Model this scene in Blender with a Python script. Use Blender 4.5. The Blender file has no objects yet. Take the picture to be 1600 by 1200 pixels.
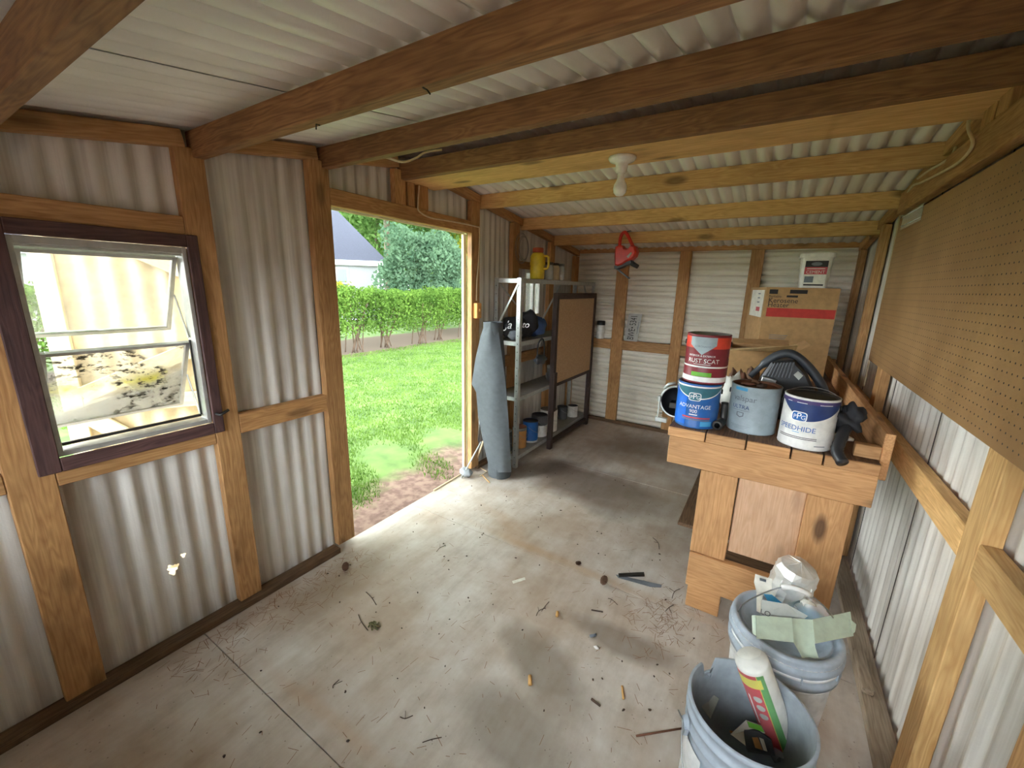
import bpy, bmesh, math, random
import numpy as np
from mathutils import Vector, Matrix
random.seed(7); RNG = np.random.default_rng(7)
S = bpy.context.scene
COL = S.collection
PI = math.pi

# ------------------------------------------------------------------ camera
F_PX = 642.975
YAW, PITCH, ROLL = math.radians(-31.8016), math.radians(13.3110), math.radians(1.4245)
CAM = Vector((0, 0, 1.45))
FW = Vector((math.sin(YAW)*math.cos(PITCH), math.cos(YAW)*math.cos(PITCH), -math.sin(PITCH)))
_rt = Vector((math.cos(YAW), -math.sin(YAW), 0)); _up = _rt.cross(FW)
RT = _rt*math.cos(ROLL) + _up*math.sin(ROLL)
UP = -_rt*math.sin(ROLL) + _up*math.cos(ROLL)
cd = bpy.data.cameras.new('camera'); cam = bpy.data.objects.new('camera', cd); COL.objects.link(cam)
cd.sensor_width = 36; cd.lens = 36*F_PX/1600; cd.clip_start = .02; cd.clip_end = 300
M = Matrix((RT, UP, -FW)).transposed().to_4x4(); M.translation = CAM
cam.matrix_world = M
S.camera = cam

def at(px, py, ax, val):
    """point where the photo pixel's ray meets the plane axis=val"""
    d = RT*((px-800)/F_PX) - UP*((py-600)/F_PX) + FW
    return CAM + d*((val-CAM[ax])/d[ax])

# ------------------------------------------------------------------ world, sun, exposure
w = bpy.data.worlds.new('sky'); S.world = w; w.use_nodes = True
bg = w.node_tree.nodes['Background']
bg.inputs[0].default_value = (.86, .94, 1.0, 1); bg.inputs[1].default_value = 3.4
sl = bpy.data.lights.new('hazy_sun', 'SUN'); sl.energy = .5; sl.angle = math.radians(70); sl.color = (1, .965, .9)
so = bpy.data.objects.new('hazy_sun', sl); COL.objects.link(so); so.location = (-6, 0, 8)
so.rotation_euler = Vector((.82, .12, -.56)).to_track_quat('-Z', 'Y').to_euler()
S.view_settings.view_transform = 'Standard'; S.view_settings.look = 'None'
S.view_settings.gamma = 1; S.view_settings.use_curve_mapping = False
S.view_settings.exposure = 2.58
S.cycles.diffuse_bounces = 8; S.cycles.max_bounces = 14; S.cycles.transparent_max_bounces = 16
S.cycles.sample_clamp_indirect = 12

# ------------------------------------------------------------------ materials
def lin(c):
    return tuple(((v/255)/12.92 if v/255 <= .04045 else ((v/255+.055)/1.055)**2.4) for v in c) + (1,)
MATS = {}
class NT:
    def __init__(s, name):
        s.m = bpy.data.materials.new(name); s.m.use_nodes = True; s.t = s.m.node_tree
        s.b = s.t.nodes['Principled BSDF']; MATS[name] = s.m
    def n(s, kind, **kw):
        nd = s.t.nodes.new('ShaderNode'+kind)
        for k, v in kw.items():
            if k.startswith('_'): setattr(nd, k[1:], v)
            else: nd.inputs[k.replace('__', ' ')].default_value = v
        return nd
    def l(s, a, b): s.t.links.new(a, b)
    def ramp(s, fac, stops):
        r = s.t.nodes.new('ShaderNodeValToRGB'); e = r.color_ramp.elements
        while len(e) < len(stops): e.new(.5)
        for el, (p, c) in zip(e, stops): el.position = p; el.color = c
        s.l(fac, r.inputs[0]); return r.outputs[0]
    def mix(s, fac, a, b, mode='MIX'):
        m = s.t.nodes.new('ShaderNodeMix'); m.data_type = 'RGBA'; m.blend_type = mode
        for sock, v in ((m.inputs[0], fac), (m.inputs[6], a), (m.inputs[7], b)):
            if hasattr(v, 'is_linked'): s.l(v, sock)
            else: sock.default_value = v
        return m.outputs[2]
    def math(s, op, a, b=0.0, clamp=False):
        m = s.t.nodes.new('ShaderNodeMath'); m.operation = op; m.use_clamp = clamp
        for sock, v in ((m.inputs[0], a), (m.inputs[1], b)):
            if hasattr(v, 'is_linked'): s.l(v, sock)
            else: sock.default_value = v
        return m.outputs[0]
    def coords(s, kind='Object', scale=(1, 1, 1), loc=(0, 0, 0), attr=None):
        if attr: c = s.n('Attribute', _attribute_name=attr).outputs['Vector']
        elif kind == 'World': c = s.n('NewGeometry').outputs['Position']
        else: c = s.n('TexCoord').outputs[kind]
        mp = s.n('Mapping'); mp.inputs['Scale'].default_value = scale; mp.inputs['Location'].default_value = loc
        s.l(c, mp.inputs[0]); return mp.outputs[0]
    def noise(s, vec, scale, detail=4, rough=.55):
        nd = s.n('TexNoise', Scale=scale, Detail=detail, Roughness=rough); s.l(vec, nd.inputs['Vector']); return nd.outputs['Fac']
    def col(s, v): s.l(v, s.b.inputs['Base Color'])
    def set(s, **kw):
        for k, v in kw.items(): s.b.inputs[k.replace('__', ' ')].default_value = v
        return s
    def bump(s, h, strength=.3, dist=.01):
        b = s.n('Bump', Strength=strength, Distance=dist); s.l(h, b.inputs['Height']); s.l(b.outputs[0], s.b.inputs['Normal'])

def plain(name, rgb, rough=.5, metal=0, var=.12, scale=30, spec=.5):
    m = NT(name); n_ = m.noise(m.coords('Object'), scale, 3)
    c = lin(rgb); d = tuple(v*(1-var) for v in c[:3])+(1,); e = tuple(min(1, v*(1+var)) for v in c[:3])+(1,)
    m.col(m.ramp(n_, [(.3, d), (.7, e)])); m.set(Roughness=rough, Metallic=metal); m.b.inputs['Specular IOR Level'].default_value = spec
    return m.m

def wood(name, light, dark, knots=.5, rough=.7):
    m = NT(name)
    oi = m.n('ObjectInfo')
    v = m.coords(attr='gco', scale=(1.1, 9, 9)); n1 = m.noise(v, 1.6, 3, .5)
    ring = m.math('FRACT', m.math('MULTIPLY', n1, 9.0)); ring = m.math('PINGPONG', m.math('MULTIPLY', n1, 14.0), .5)
    ring = m.math('MULTIPLY', ring, 2.0)
    vf = m.coords(attr='gco', scale=(3, 160, 160)); n2 = m.noise(vf, 1.0, 2)
    f = m.math('ADD', m.math('MULTIPLY', ring, .28), m.math('MULTIPLY', n2, .72))
    L, D = lin(light), lin(dark)
    c = m.ramp(f, [(.25, D), (.72, L)])
    vb = m.coords(attr='gco', scale=(1.5, 3, 3)); blot = m.noise(vb, 2.2, 4, .6)
    c = m.mix(m.ramp(blot, [(.45, (0, 0, 0, 1)), (.75, (.55, .55, .55, 1))]), c, tuple(x*.62 for x in D[:3])+(1,))
    vk = m.coords(attr='gco', scale=(2.6, 7, 7)); vo = m.n('TexVoronoi', Scale=1.0); m.l(vk, vo.inputs['Vector'])
    k = m.ramp(vo.outputs['Distance'], [(.10, (1, 1, 1, 1)), (.20, (0, 0, 0, 1))])
    c = m.mix(m.math('MULTIPLY', k, knots), c, lin((58, 34, 18)))
    hv = m.n('HueSaturation'); m.l(c, hv.inputs['Color'])
    m.l(m.math('ADD', m.math('MULTIPLY', oi.outputs['Random'], .3), .85), hv.inputs['Value'])
    m.col(hv.outputs[0]); m.set(Roughness=rough); m.bump(f, .25, .003)
    return m.m
wood('wood_frame', (204, 158, 104), (164, 116, 68))
wood('wood_purlin', (154, 114, 72), (112, 76, 46))
wood('wood_pale', (222, 182, 122), (192, 146, 88), .6)
wood('wood_bench', (208, 160, 110), (180, 130, 82), .8)
wood('wood_top', (128, 92, 64), (80, 54, 38), .5)
wood('wood_plate', (122, 94, 66), (80, 58, 40), .3)
wood('wood_panel', (232, 192, 156), (214, 168, 130), .25)
wood('wood_window', (104, 74, 70), (70, 46, 46), .15)
wood('wood_dark', (72, 54, 46), (44, 32, 28), .2)
wood('wood_cream', (212, 196, 160), (200, 180, 140), .05)
wood('wood_dusty', (176, 158, 136), (140, 122, 100), .2)
wood('stick_wood', (216, 196, 160), (180, 156, 118), .1)
wood('scrap_wood', (150, 110, 80), (92, 62, 44), .5)

def metal_sheet(name, base, dirt, axis_scale, streak=.5, metal=.08, rough=.45):
    m = NT(name)
    v = m.coords('World', scale=axis_scale); n1 = m.noise(v, 1, 4, .6)
    n2 = m.noise(m.coords('World'), 2.2, 4)
    f = m.math('ADD', m.math('MULTIPLY', n1, .65), m.math('MULTIPLY', n2, .35))
    c = m.ramp(f, [(.34, lin(dirt)), (.56, lin(base))]); c = m.mix(1-streak, c, lin(base)); m.col(c)
    m.set(Metallic=metal, Roughness=rough)
    e = m.n('TexVoronoi', Scale=170.0, _feature='SMOOTH_F1'); m.l(m.coords('World'), e.inputs['Vector'])
    m.bump(e.outputs['Distance'], .12, .002)
    return m.m
metal_sheet('sheet_side', (224, 219, 210), (160, 148, 134), (30, 30, .9), .75)
metal_sheet('sheet_back', (244, 239, 224), (196, 184, 162), (1.0, 30, 26), .6, .1, .36)
metal_sheet('sheet_roof', (240, 238, 234), (206, 200, 194), (10, 1.2, 5), .6, .1)
plain('seam_dark', (60, 52, 48), .8)

# floor plywood
m = NT('plywood'); W_ = m.coords('World')
g = m.noise(m.coords('World', scale=(5, 1.1, 1)), 3.0, 6, .62); b2 = m.noise(W_, 1.7, 5, .6)
g = m.math('ADD', m.math('MULTIPLY', g, .5), m.math('MULTIPLY', m.noise(W_, 6, 6, .65), .5))
c = m.ramp(g, [(.33, lin((170, 158, 144))), (.5, lin((198, 188, 176))), (.68, lin((214, 208, 200)))])
c = m.mix(m.ramp(b2, [(.42, (0, 0, 0, 1)), (.62, (.6, .6, .6, 1))]), c, lin((160, 132, 104)))
def stain(vec_c, sx, sy, rot, colr, amt, c, soft=.5, wob=.5):
    mp = m.n('Mapping'); mp.vector_type = 'TEXTURE'
    mp.inputs['Location'].default_value = vec_c; mp.inputs['Rotation'].default_value = (0, 0, rot); mp.inputs['Scale'].default_value = (sx, sy, 1)
    nz = m.n('TexNoise', Scale=2.5, Detail=4.0); m.l(W_, nz.inputs['Vector'])
    sub = m.n('VectorMath', _operation='SUBTRACT'); m.l(nz.outputs['Color'], sub.inputs[0]); sub.inputs[1].default_value = (.5, .5, .5)
    sc = m.n('VectorMath', _operation='SCALE'); m.l(sub.outputs[0], sc.inputs[0]); sc.inputs['Scale'].default_value = wob
    ad = m.n('VectorMath', _operation='ADD'); m.l(W_, ad.inputs[0]); m.l(sc.outputs[0], ad.inputs[1])
    m.l(ad.outputs[0], mp.inputs[0])
    ml = m.n('VectorMath', _operation='MULTIPLY'); m.l(mp.outputs[0], ml.inputs[0]); ml.inputs[1].default_value = (1, 1, 0)
    ln = m.n('VectorMath', _operation='LENGTH'); m.l(ml.outputs[0], ln.inputs[0])
    f = m.ramp(ln.outputs['Value'], [(1-soft, (amt, amt, amt, 1)), (1, (0, 0, 0, 1))])
    return m.mix(f, c, lin(colr))
c = stain((-1.05, 2.75, 0), .75, .42, -.1, (88, 70, 56), .8, c, .55)
c = stain((-.85, 3.7, 0), .6, .5, .2, (110, 90, 66), .7, c, .7)
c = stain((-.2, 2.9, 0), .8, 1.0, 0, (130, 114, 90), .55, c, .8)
c = stain((-.32, 1.50, 0), .30, .09, -.05, (112, 98, 84), .6, c, .5, .2)
c = stain((-.56, 1.22, 0), .30, .13, -.5, (116, 104, 90), .6, c, .5, .25)
c = stain((-.55, .95, 0), .30, .16, .1, (124, 112, 98), .6, c, .5, .25)
c = stain((-1.15, 1.9, 0), .5, .08, -.35, (172, 138, 104), .4, c, .7, .3)
c = stain((-.75, 1.83, 0), .9, .045, -.03, (180, 146, 108), .4, c, .7, .06)
c = stain((-1.1, .62, 0), .5, .035, 0, (182, 146, 112), .35, c, .8, .05)
c = stain((.30, .9, 0), .22, .4, 0, (108, 92, 74), .6, c, .6, .3)
c = stain((-1.62, 1.1, 0), .16, .5, 0, (130, 106, 80), .6, c, .8, .3)
c = stain((-1.65, 2.55, 0), .3, .35, 0, (92, 74, 58), .6, c, .7, .3)
sp = m.n('TexVoronoi', Scale=34.0); m.l(W_, sp.inputs['Vector'])
c = m.mix(m.math('MULTIPLY', m.ramp(sp.outputs['Distance'], [(.05, (1, 1, 1, 1)), (.1, (0, 0, 0, 1))]), .55), c, lin((88, 70, 56)))
m.col(c); m.set(Roughness=.72); m.bump(g, .15, .003)

# pegboard hardboard with a grid of dark holes
m = NT('hardboard'); n_ = m.noise(m.coords('World'), 3.5, 4)
c = m.ramp(n_, [(.3, lin((148, 112, 70))), (.7, lin((172, 134, 88)))])
m.col(c); m.set(Roughness=.6)
m = NT('tan_board'); n_ = m.noise(m.coords('World'), 60, 3)
m.col(m.ramp(n_, [(.3, lin((176, 142, 102))), (.7, lin((196, 162, 122)))])); m.set(Roughness=.8)

# glass
def glass_mat(name, dirty, dust=(.16, .34)):
    m = NT(name); t = m.t
    tr = m.n('BsdfTransparent'); gl = m.n('BsdfGlossy', Roughness=.05); df = m.n('BsdfDiffuse')
    fr = m.n('Fresnel', IOR=1.45); mx = m.n('MixShader'); m.l(fr.outputs[0], mx.inputs[0]); m.l(tr.outputs[0], mx.inputs[1]); m.l(gl.outputs[0], mx.inputs[2])
    v = m.coords('Object'); n_ = m.noise(v, 7, 6, .7); n3 = m.noise(m.coords('Object', scale=(1, 1, 2.4)), 22, 5, .75)
    dirt = m.ramp(n_, [(.4, (dust[0],)*3+(1,)), (.8, (dust[1],)*3+(1,))])
    cc = m.mix(0.0, lin((225, 222, 212)), lin((225, 222, 212)))
    if dirty:
        # mould specks and a yellow-green algae smear across the lower pane
        xyz = m.n('SeparateXYZ'); m.l(v, xyz.inputs[0])
        band = m.math('SUBTRACT', 1.0, m.math('MULTIPLY', m.math('ABSOLUTE', m.math('SUBTRACT', xyz.outputs['Z'], -.16)), 16.0), True)
        alg = m.math('MULTIPLY', band, m.ramp(m.noise(m.coords('Object', scale=(1, 5, 6)), 1.6, 3), [(.42, (0, 0, 0, 1)), (.62, (1, 1, 1, 1))]))
        cc = m.mix(alg, cc, lin((226, 222, 90)))
        blk = m.ramp(n3, [(.53, (0, 0, 0, 1)), (.58, (1, 1, 1, 1))])
        blk = m.math('MULTIPLY', blk, m.ramp(m.noise(v, 4.5, 2), [(.40, (0, 0, 0, 1)), (.52, (1, 1, 1, 1))]))
        cc = m.mix(blk, cc, lin((58, 54, 46)))
        dirt = m.math('MAXIMUM', m.math('ADD', dirt, m.math('MULTIPLY', alg, .35)), m.math('MULTIPLY', blk, .85))
    m.l(cc, df.inputs[0])
    mx2 = m.n('MixShader'); m.l(dirt, mx2.inputs[0]); m.l(mx.outputs[0], mx2.inputs[1]); m.l(df.outputs[0], mx2.inputs[2])
    t.links.new(mx2.outputs[0], t.nodes['Material Output'].inputs[0])
glass_mat('glass_dusty', False); glass_mat('glass_mouldy', True); glass_mat('glass_clean', False, (.02, .06))
m = NT('clear_plastic'); m.set(Roughness=.12, IOR=1.3, Alpha=.28); m.b.inputs['Base Color'].default_value = (.9, .92, .93, 1)
m = NT('thin_film'); m.set(Roughness=.15, IOR=1.3, Alpha=.10); m.b.inputs['Base Color'].default_value = (.9, .92, .93, 1)
m = NT('clear_glass'); m.set(Roughness=.08, IOR=1.4, Alpha=.35); m.b.inputs['Base Color'].default_value = (.75, .78, .78, 1)

def leaf_mat(name, a, b, trans=.35):
    m = NT(name); t = m.t
    n_ = m.noise(m.coords('World'), 2.2, 3); n2 = m.noise(m.coords('World'), 40, 1)
    f = m.math('ADD', m.math('MULTIPLY', n_, .5), m.math('MULTIPLY', n2, .5))
    c = m.ramp(f, [(.34, lin(a)), (.64, lin(b))])
    d = m.n('BsdfDiffuse'); tr = m.n('BsdfTranslucent'); mx = m.n('MixShader'); mx.inputs[0].default_value = trans
    m.l(c, d.inputs[0]); m.l(c, tr.inputs[0]); m.l(d.outputs[0], mx.inputs[1]); m.l(tr.outputs[0], mx.inputs[2])
    t.links.new(mx.outputs[0], t.nodes['Material Output'].inputs[0])
leaf_mat('leaf_hedge', (52, 80, 34), (110, 140, 62))
leaf_mat('leaf_round', (58, 86, 66), (118, 146, 114))
leaf_mat('leaf_tree', (74, 108, 58), (140, 170, 100))
leaf_mat('leaf_yellow', (120, 134, 48), (186, 180, 70))
leaf_mat('grass_blade', (62, 90, 36), (112, 140, 64), .3)
m = NT('lawn'); W_ = m.coords('World'); n_ = m.noise(W_, 3, 5)
c = m.ramp(n_, [(.35, lin((66, 90, 38))), (.65, lin((98, 122, 58)))])
d = m.ramp(m.noise(W_, 14, 4), [(.4, lin((96, 72, 62))), (.6, lin((124, 100, 86)))])
xyz = m.n('SeparateXYZ'); m.l(W_, xyz.inputs[0])
e = m.math('ADD', xyz.outputs['X'], m.math('MULTIPLY', m.noise(W_, 2.2, 4), 1.3))
near = m.ramp(m.math('MULTIPLY', m.math('ADD', e, 2.25), 1.4, True), [(.2, (0, 0, 0, 1)), (.7, (1, 1, 1, 1))])
e2 = m.math('ADD', xyz.outputs['X'], m.math('MULTIPLY', m.noise(W_, 1.5, 3), .8))
far = m.ramp(m.math('MULTIPLY', m.math('ADD', e2, 7.0), -1.6, True), [(.3, (0, 0, 0, 1)), (.7, (1, 1, 1, 1))])
far2 = m.ramp(m.math('MULTIPLY', m.math('ADD', e2, 9.6), -1.6, True), [(.3, (1, 1, 1, 1)), (.7, (0, 0, 0, 1))])
c = m.mix(near, c, d); c = m.mix(m.math('MULTIPLY', far, far2), c, lin((84, 68, 50)))
m.col(c); m.set(Roughness=.95)

for nm, rgb, ro, me in [
    ('galvanised', (186, 190, 186), .38, .55), ('shelf_top', (150, 148, 140), .5, .3), ('steel', (176, 176, 174), .3, .9), ('wire', (150, 150, 148), .35, .9),
    ('dark_steel', (66, 64, 62), .45, .6), ('aluminium', (186, 186, 182), .4, .5), ('white_porcelain', (238, 236, 228), .25, 0), ('bulb_glass', (244, 242, 236), .35, 0),
    ('cable_beige', (206, 186, 150), .6, 0), ('box_orange', (222, 160, 84), .6, 0), ('black_plastic', (34, 35, 38), .42, 0), ('grey_black', (58, 62, 68), .4, 0),
    ('red_plastic', (208, 50, 34), .35, 0), ('bucket_grey', (166, 176, 186), .42, 0), ('bucket_inner', (150, 158, 164), .5, 0), ('bucket_white', (226, 226, 224), .45, 0),
    ('paint_white', (232, 230, 224), .4, 0), ('paint_cream', (196, 178, 142), .5, 0), ('label_blue', (30, 96, 168), .35, 0), ('label_bright_blue', (34, 110, 214), .35, 0), ('label_teal', (52, 112, 128), .35, 0), ('label_navy', (34, 58, 112), .35, 0),
    ('label_purple', (74, 58, 112), .35, 0), ('label_maroon', (132, 34, 46), .4, 0), ('label_redorange', (226, 70, 48), .4, 0), ('label_green', (112, 186, 62), .4, 0),
    ('label_greyblue', (158, 172, 178), .4, 0), ('label_sky', (76, 166, 212), .4, 0), ('ink_dark', (40, 36, 36), .6, 0), ('ink_red', (186, 52, 42), .6, 0), ('ink_grey', (112, 118, 124), .6, 0),
    ('ink_white', (240, 240, 238), .5, 0), ('cardboard', (176, 138, 92), .8, 0), ('cardboard_lit', (206, 178, 132), .8, 0), ('cardboard_dark', (126, 92, 62), .85, 0), ('paper_white', (226, 222, 208), .7, 0), ('pail_white', (224, 220, 208), .45, 0),
    ('pink_red', (196, 78, 84), .5, 0), ('yellow_plastic', (206, 180, 40), .4, 0), ('cap_red', (176, 78, 44), .45, 0), ('fabric_black', (38, 38, 42), .8, 0), ('fabric_blue', (62, 88, 136), .8, 0), ('fabric_grey', (120, 124, 130), .8, 0),
    ('screen_grey', (74, 79, 82), .75, 0), ('rust', (112, 72, 52), .8, .1), ('plate_metal', (172, 170, 162), .4, .2), ('foil', (222, 220, 214), .32, .45), ('green_grey', (192, 206, 184), .45, 0),
    ('grey_card', (176, 178, 170), .6, 0), ('yellow_label', (214, 206, 70), .5, 0), ('pack_red', (200, 56, 62), .45, 0), ('pack_green', (84, 164, 76), .45, 0), ('foam_white', (226, 224, 214), .85, 0), ('bark', (98, 84, 68), .9, 0),
    ('stem_brown', (84, 66, 50), .9, 0), ('pine_cone', (92, 66, 48), .85, 0), ('needle', (128, 92, 62), .9, 0), ('tan_butt', (206, 160, 96), .7, 0), ('dry_leaf', (96, 92, 58), .9, 0), ('chip_dark', (76, 60, 50), .9, 0),
    ('brick_white', (170, 170, 172), .8, 0), ('roof_shingle', (66, 68, 82), .9, 0), ('fascia', (236, 238, 238), .6, 0), ('house_glass', (92, 108, 118), .15, 0), ('grey_stone', (132, 136, 138), .7, 0), ('can_steel', (150, 150, 148), .35, .7),
    ('paint_orange', (196, 140, 78), .5, 0), ('dark_grey', (78, 80, 82), .55, 0), ('soil', (96, 74, 58), .95, 0)]:
    plain(nm, rgb, ro, me)

# ------------------------------------------------------------------ mesh helpers
class MB:
    def __init__(s): s.v = []; s.f = []; s.g = []; s.usesg = False; s.smooth = []
    def add(s, vs, fs, gs=None, smooth=False):
        o = len(s.v); s.v += [tuple(v) for v in vs]; s.f += [tuple(i+o for i in f) for f in fs]
        s.smooth += [smooth]*len(fs)
        if gs is not None: s.usesg = True
        s.g += [tuple(g) for g in gs] if gs is not None else [(0, 0, 0)]*len(vs)
        return s
    def build(s, name, mat, parent=None, loc=None, rot=None, mats=None, fm=None):
        me = bpy.data.meshes.new(name); me.from_pydata(s.v, [], s.f)
        me.polygons.foreach_set('use_smooth', s.smooth)
        if s.usesg:
            a = me.attributes.new('gco', 'FLOAT_VECTOR', 'POINT'); a.data.foreach_set('vector', np.array(s.g, dtype=np.float32).ravel())
        me.materials.append(MATS[mat]); me.update()
        o = bpy.data.objects.new(name, me); COL.objects.link(o)
        if parent: o.parent = parent
        if loc is not None: o.location = loc
        if rot is not None: o.rotation_euler = rot
        return o
    def box(s, x0, x1, y0, y1, z0, z1, ch=.0025, frame=None):
        """chamfered box with grain coordinates along its longest side"""
        L = (x1-x0, y1-y0, z1-z0); ax = max(range(3), key=lambda i: L[i]); ot = [i for i in range(3) if i != ax]
        ch = min(ch, min(L)*.3)
        lo = (x0, y0, z0); hi = (x1, y1, z1); vs = []; idx = {}
        for sx in (0, 1):
            for sy in (0, 1):
                for sz in (0, 1):
                    sg = (sx, sy, sz)
                    for k in range(3):
                        p = [hi[i] if sg[i] else lo[i] for i in range(3)]
                        for i in range(3):
                            if i != k: p[i] += -ch if sg[i] else ch
                        idx[(sg, k)] = len(vs); vs.append(tuple(p))
        fs = []
        for k in range(3):
            a, b = [i for i in range(3) if i != k]
            for sd in (0, 1):
                q = []
                for (u, v) in ((0, 0), (1, 0), (1, 1), (0, 1)):
                    g = [0]*3; g[k] = sd; g[a] = u; g[b] = v; q.append(idx[(tuple(g), k)])
                flip = (sd == 1) ^ (k == 1)
                fs.append(q if flip else q[::-1])
        for k in range(3):
            a, b = [i for i in range(3) if i != k]
            for u in (0, 1):
                for v in (0, 1):
                    g0 = [0]*3; g1 = [0]*3; g0[k] = 0; g1[k] = 1
                    for g in (g0, g1): g[a] = u; g[b] = v
                    g0, g1 = tuple(g0), tuple(g1)
                    fs.append([idx[(g0, a)], idx[(g1, a)], idx[(g1, b)], idx[(g0, b)]])
        for sx in (0, 1):
            for sy in (0, 1):
                for sz in (0, 1): fs.append([idx[((sx, sy, sz), k)] for k in range(3)])
        off = (random.random()*40, random.random()*40, random.random()*40)
        gs = [(p[ax]+off[0], p[ot[0]]+off[1], p[ot[1]]+off[2]) for p in vs]
        if frame is not None: vs = [tuple(frame @ Vector(p)) for p in vs]
        return s.add(vs, fs, gs)
    def beam(s, p0, p1, w, h, up=(0, 0, 1), ch=.0025):
        p0, p1 = Vector(p0), Vector(p1); d = p1-p0; L = d.length; d.normalize()
        y = Vector(up).cross(d).normalized(); z = d.cross(y)
        fr = Matrix((d, y, z)).transposed().to_4x4(); fr.translation = p0
        return s.box(0, L, -w/2, w/2, -h/2, h/2, ch, fr)
    def lathe(s, prof, n=32, c=(0, 0, 0), axis=None, a0=0, a1=2*PI, smooth=True):
        full = abs(a1-a0-2*PI) < 1e-6; k = n if full else n+1; vs = []
        for (r, z) in prof:
            for i in range(k):
                t = a0+(a1-a0)*i/n; vs.append(Vector((r*math.cos(t), r*math.sin(t), z)))
        if axis is not None:
            q = Vector(axis).to_track_quat('Z', 'Y').to_matrix(); vs = [q @ v for v in vs]
        vs = [v+Vector(c) for v in vs]; fs = []
        for j in range(len(prof)-1):
            for i in range(n):
                a = j*k+i; b = j*k+(i+1) % k
                fs.append((a, b, b+k, a+k))
        return s.add(vs, fs, None, smooth)
    def tube(s, pts, r, n=8, cap=True, smooth=True):
        pts = [Vector(p) for p in pts]; rs = r if isinstance(r, (list, tuple)) else [r]*len(pts)
        vs = []; pn = None
        for i, p in enumerate(pts):
            d = (pts[min(i+1, len(pts)-1)]-pts[max(i-1, 0)]).normalized()
            if pn is None: pn = d.orthogonal().normalized()
            else: pn = (pn-d*pn.dot(d)).normalized()
            b = d.cross(pn)
            for k in range(n):
                t = 2*PI*k/n; vs.append(p+(pn*math.cos(t)+b*math.sin(t))*rs[i])
        fs = [(i*n+k, i*n+(k+1) % n, (i+1)*n+(k+1) % n, (i+1)*n+k) for i in range(len(pts)-1) for k in range(n)]
        if cap: fs += [tuple(range(n))[::-1], tuple(range((len(pts)-1)*n, len(pts)*n))]
        g = []
        for i in range(len(pts)):
            for k in range(n): g.append((i*.1, k*.01, random.random()*.01))
        return s.add(vs, fs, g, smooth)
    def prism(s, pts, dirv, ch=0):
        """polygon (3-D points) pushed along dirv"""
        n = len(pts); d = Vector(dirv); p = [Vector(q) for q in pts]
        if ch:
            cen = sum(p, Vector())/n
            ins = [q+(cen-q).normalized()*ch for q in p]; dn = d.normalized()*ch
            rings = [ins, [q+dn for q in p], [q+d-dn for q in p], [q+d for q in ins]]
        else: rings = [p, [q+d for q in p]]
        vs = [q for r_ in rings for q in r_]; k = len(rings)
        fs = [tuple(range(n))[::-1], tuple(range((k-1)*n, k*n))]
        for j in range(k-1): fs += [(j*n+i, j*n+(i+1) % n, (j+1)*n+(i+1) % n, (j+1)*n+i) for i in range(n)]
        return s.add(vs, fs, [(q[0]+q[1]*.3, q[2], q[1]) for q in vs])

def smooth_path(pts, sub=6):
    pts = [Vector(p) for p in pts]; out = []
    for i in range(len(pts)-1):
        p0 = pts[max(i-1, 0)]; p1 = pts[i]; p2 = pts[i+1]; p3 = pts[min(i+2, len(pts)-1)]
        for k in range(sub):
            t = k/sub
            out.append(.5*((2*p1)+(p2-p0)*t+(2*p0-5*p1+4*p2-p3)*t*t+(3*p1-p0-3*p2+p3)*t**3))
    return out+[pts[-1]]

def thing(name, label, cat, loc=(0, 0, 0), rotz=0, group=None):
    o = bpy.data.objects.new(name, None); COL.objects.link(o); o.location = loc; o.rotation_euler = (0, 0, rotz); o.empty_display_size = .05
    return tag(o, label, cat, group)
def tag(o, label, cat, group=None):
    o['label'] = label; o['category'] = cat
    if group: o['group'] = group
    return o
def struct(name, label=None, mb=None, mat=None):
    if mb is None: o = bpy.data.objects.new(name, None); COL.objects.link(o); o.empty_display_size = .1
    else: o = mb.build(name, mat)
    o['kind'] = 'structure'
    if label: o['label'] = label
    return o
def bd(name, x0, x1, y0, y1, z0, z1, mat, parent=None, ch=.0025):
    return MB().box(min(x0, x1), max(x0, x1), min(y0, y1), max(y0, y1), min(z0, z1), max(z0, z1), ch).build(name, mat, parent)

def corrugated(name, u0, u1, vlo, vhi, fn, mat, parent, pitch=.07, amp=.008, rows=(0, 1), shape='sine', hole=None, per=8):
    """sheet: u across the ribs, v along them (limits may depend on u), fn(u, v, w) -> point"""
    n = max(2, int(round((u1-u0)/pitch*per))); vs = []; fs = []; rows = list(rows); k = len(rows)
    for i in range(n+1):
        u = u0+(u1-u0)*i/n; ph = u/pitch*2*PI
        wv = math.sin(ph)*amp if shape == 'sine' else (amp*max(-1, min(1, 2.2*math.sin(ph)+.9)) if shape == 'trap' else amp*(1-2*abs(math.cos(ph/2))**.75))
        a, b = vlo(u), vhi(u)
        for r in rows: vs.append(fn(u, a+(b-a)*r, wv))
    for i in range(n):
        for j in range(k-1):
            if hole:
                uu = u0+(u1-u0)*(i+.5)/n; a, b = vlo(uu), vhi(uu); vv = a+(b-a)*(rows[j]+rows[j+1])/2
                if hole(uu, vv): continue
            fs.append((i*k+j, (i+1)*k+j, (i+1)*k+j+1, i*k+j+1))
    return MB().add(vs, fs, None, True).build(name, mat, parent)

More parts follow.
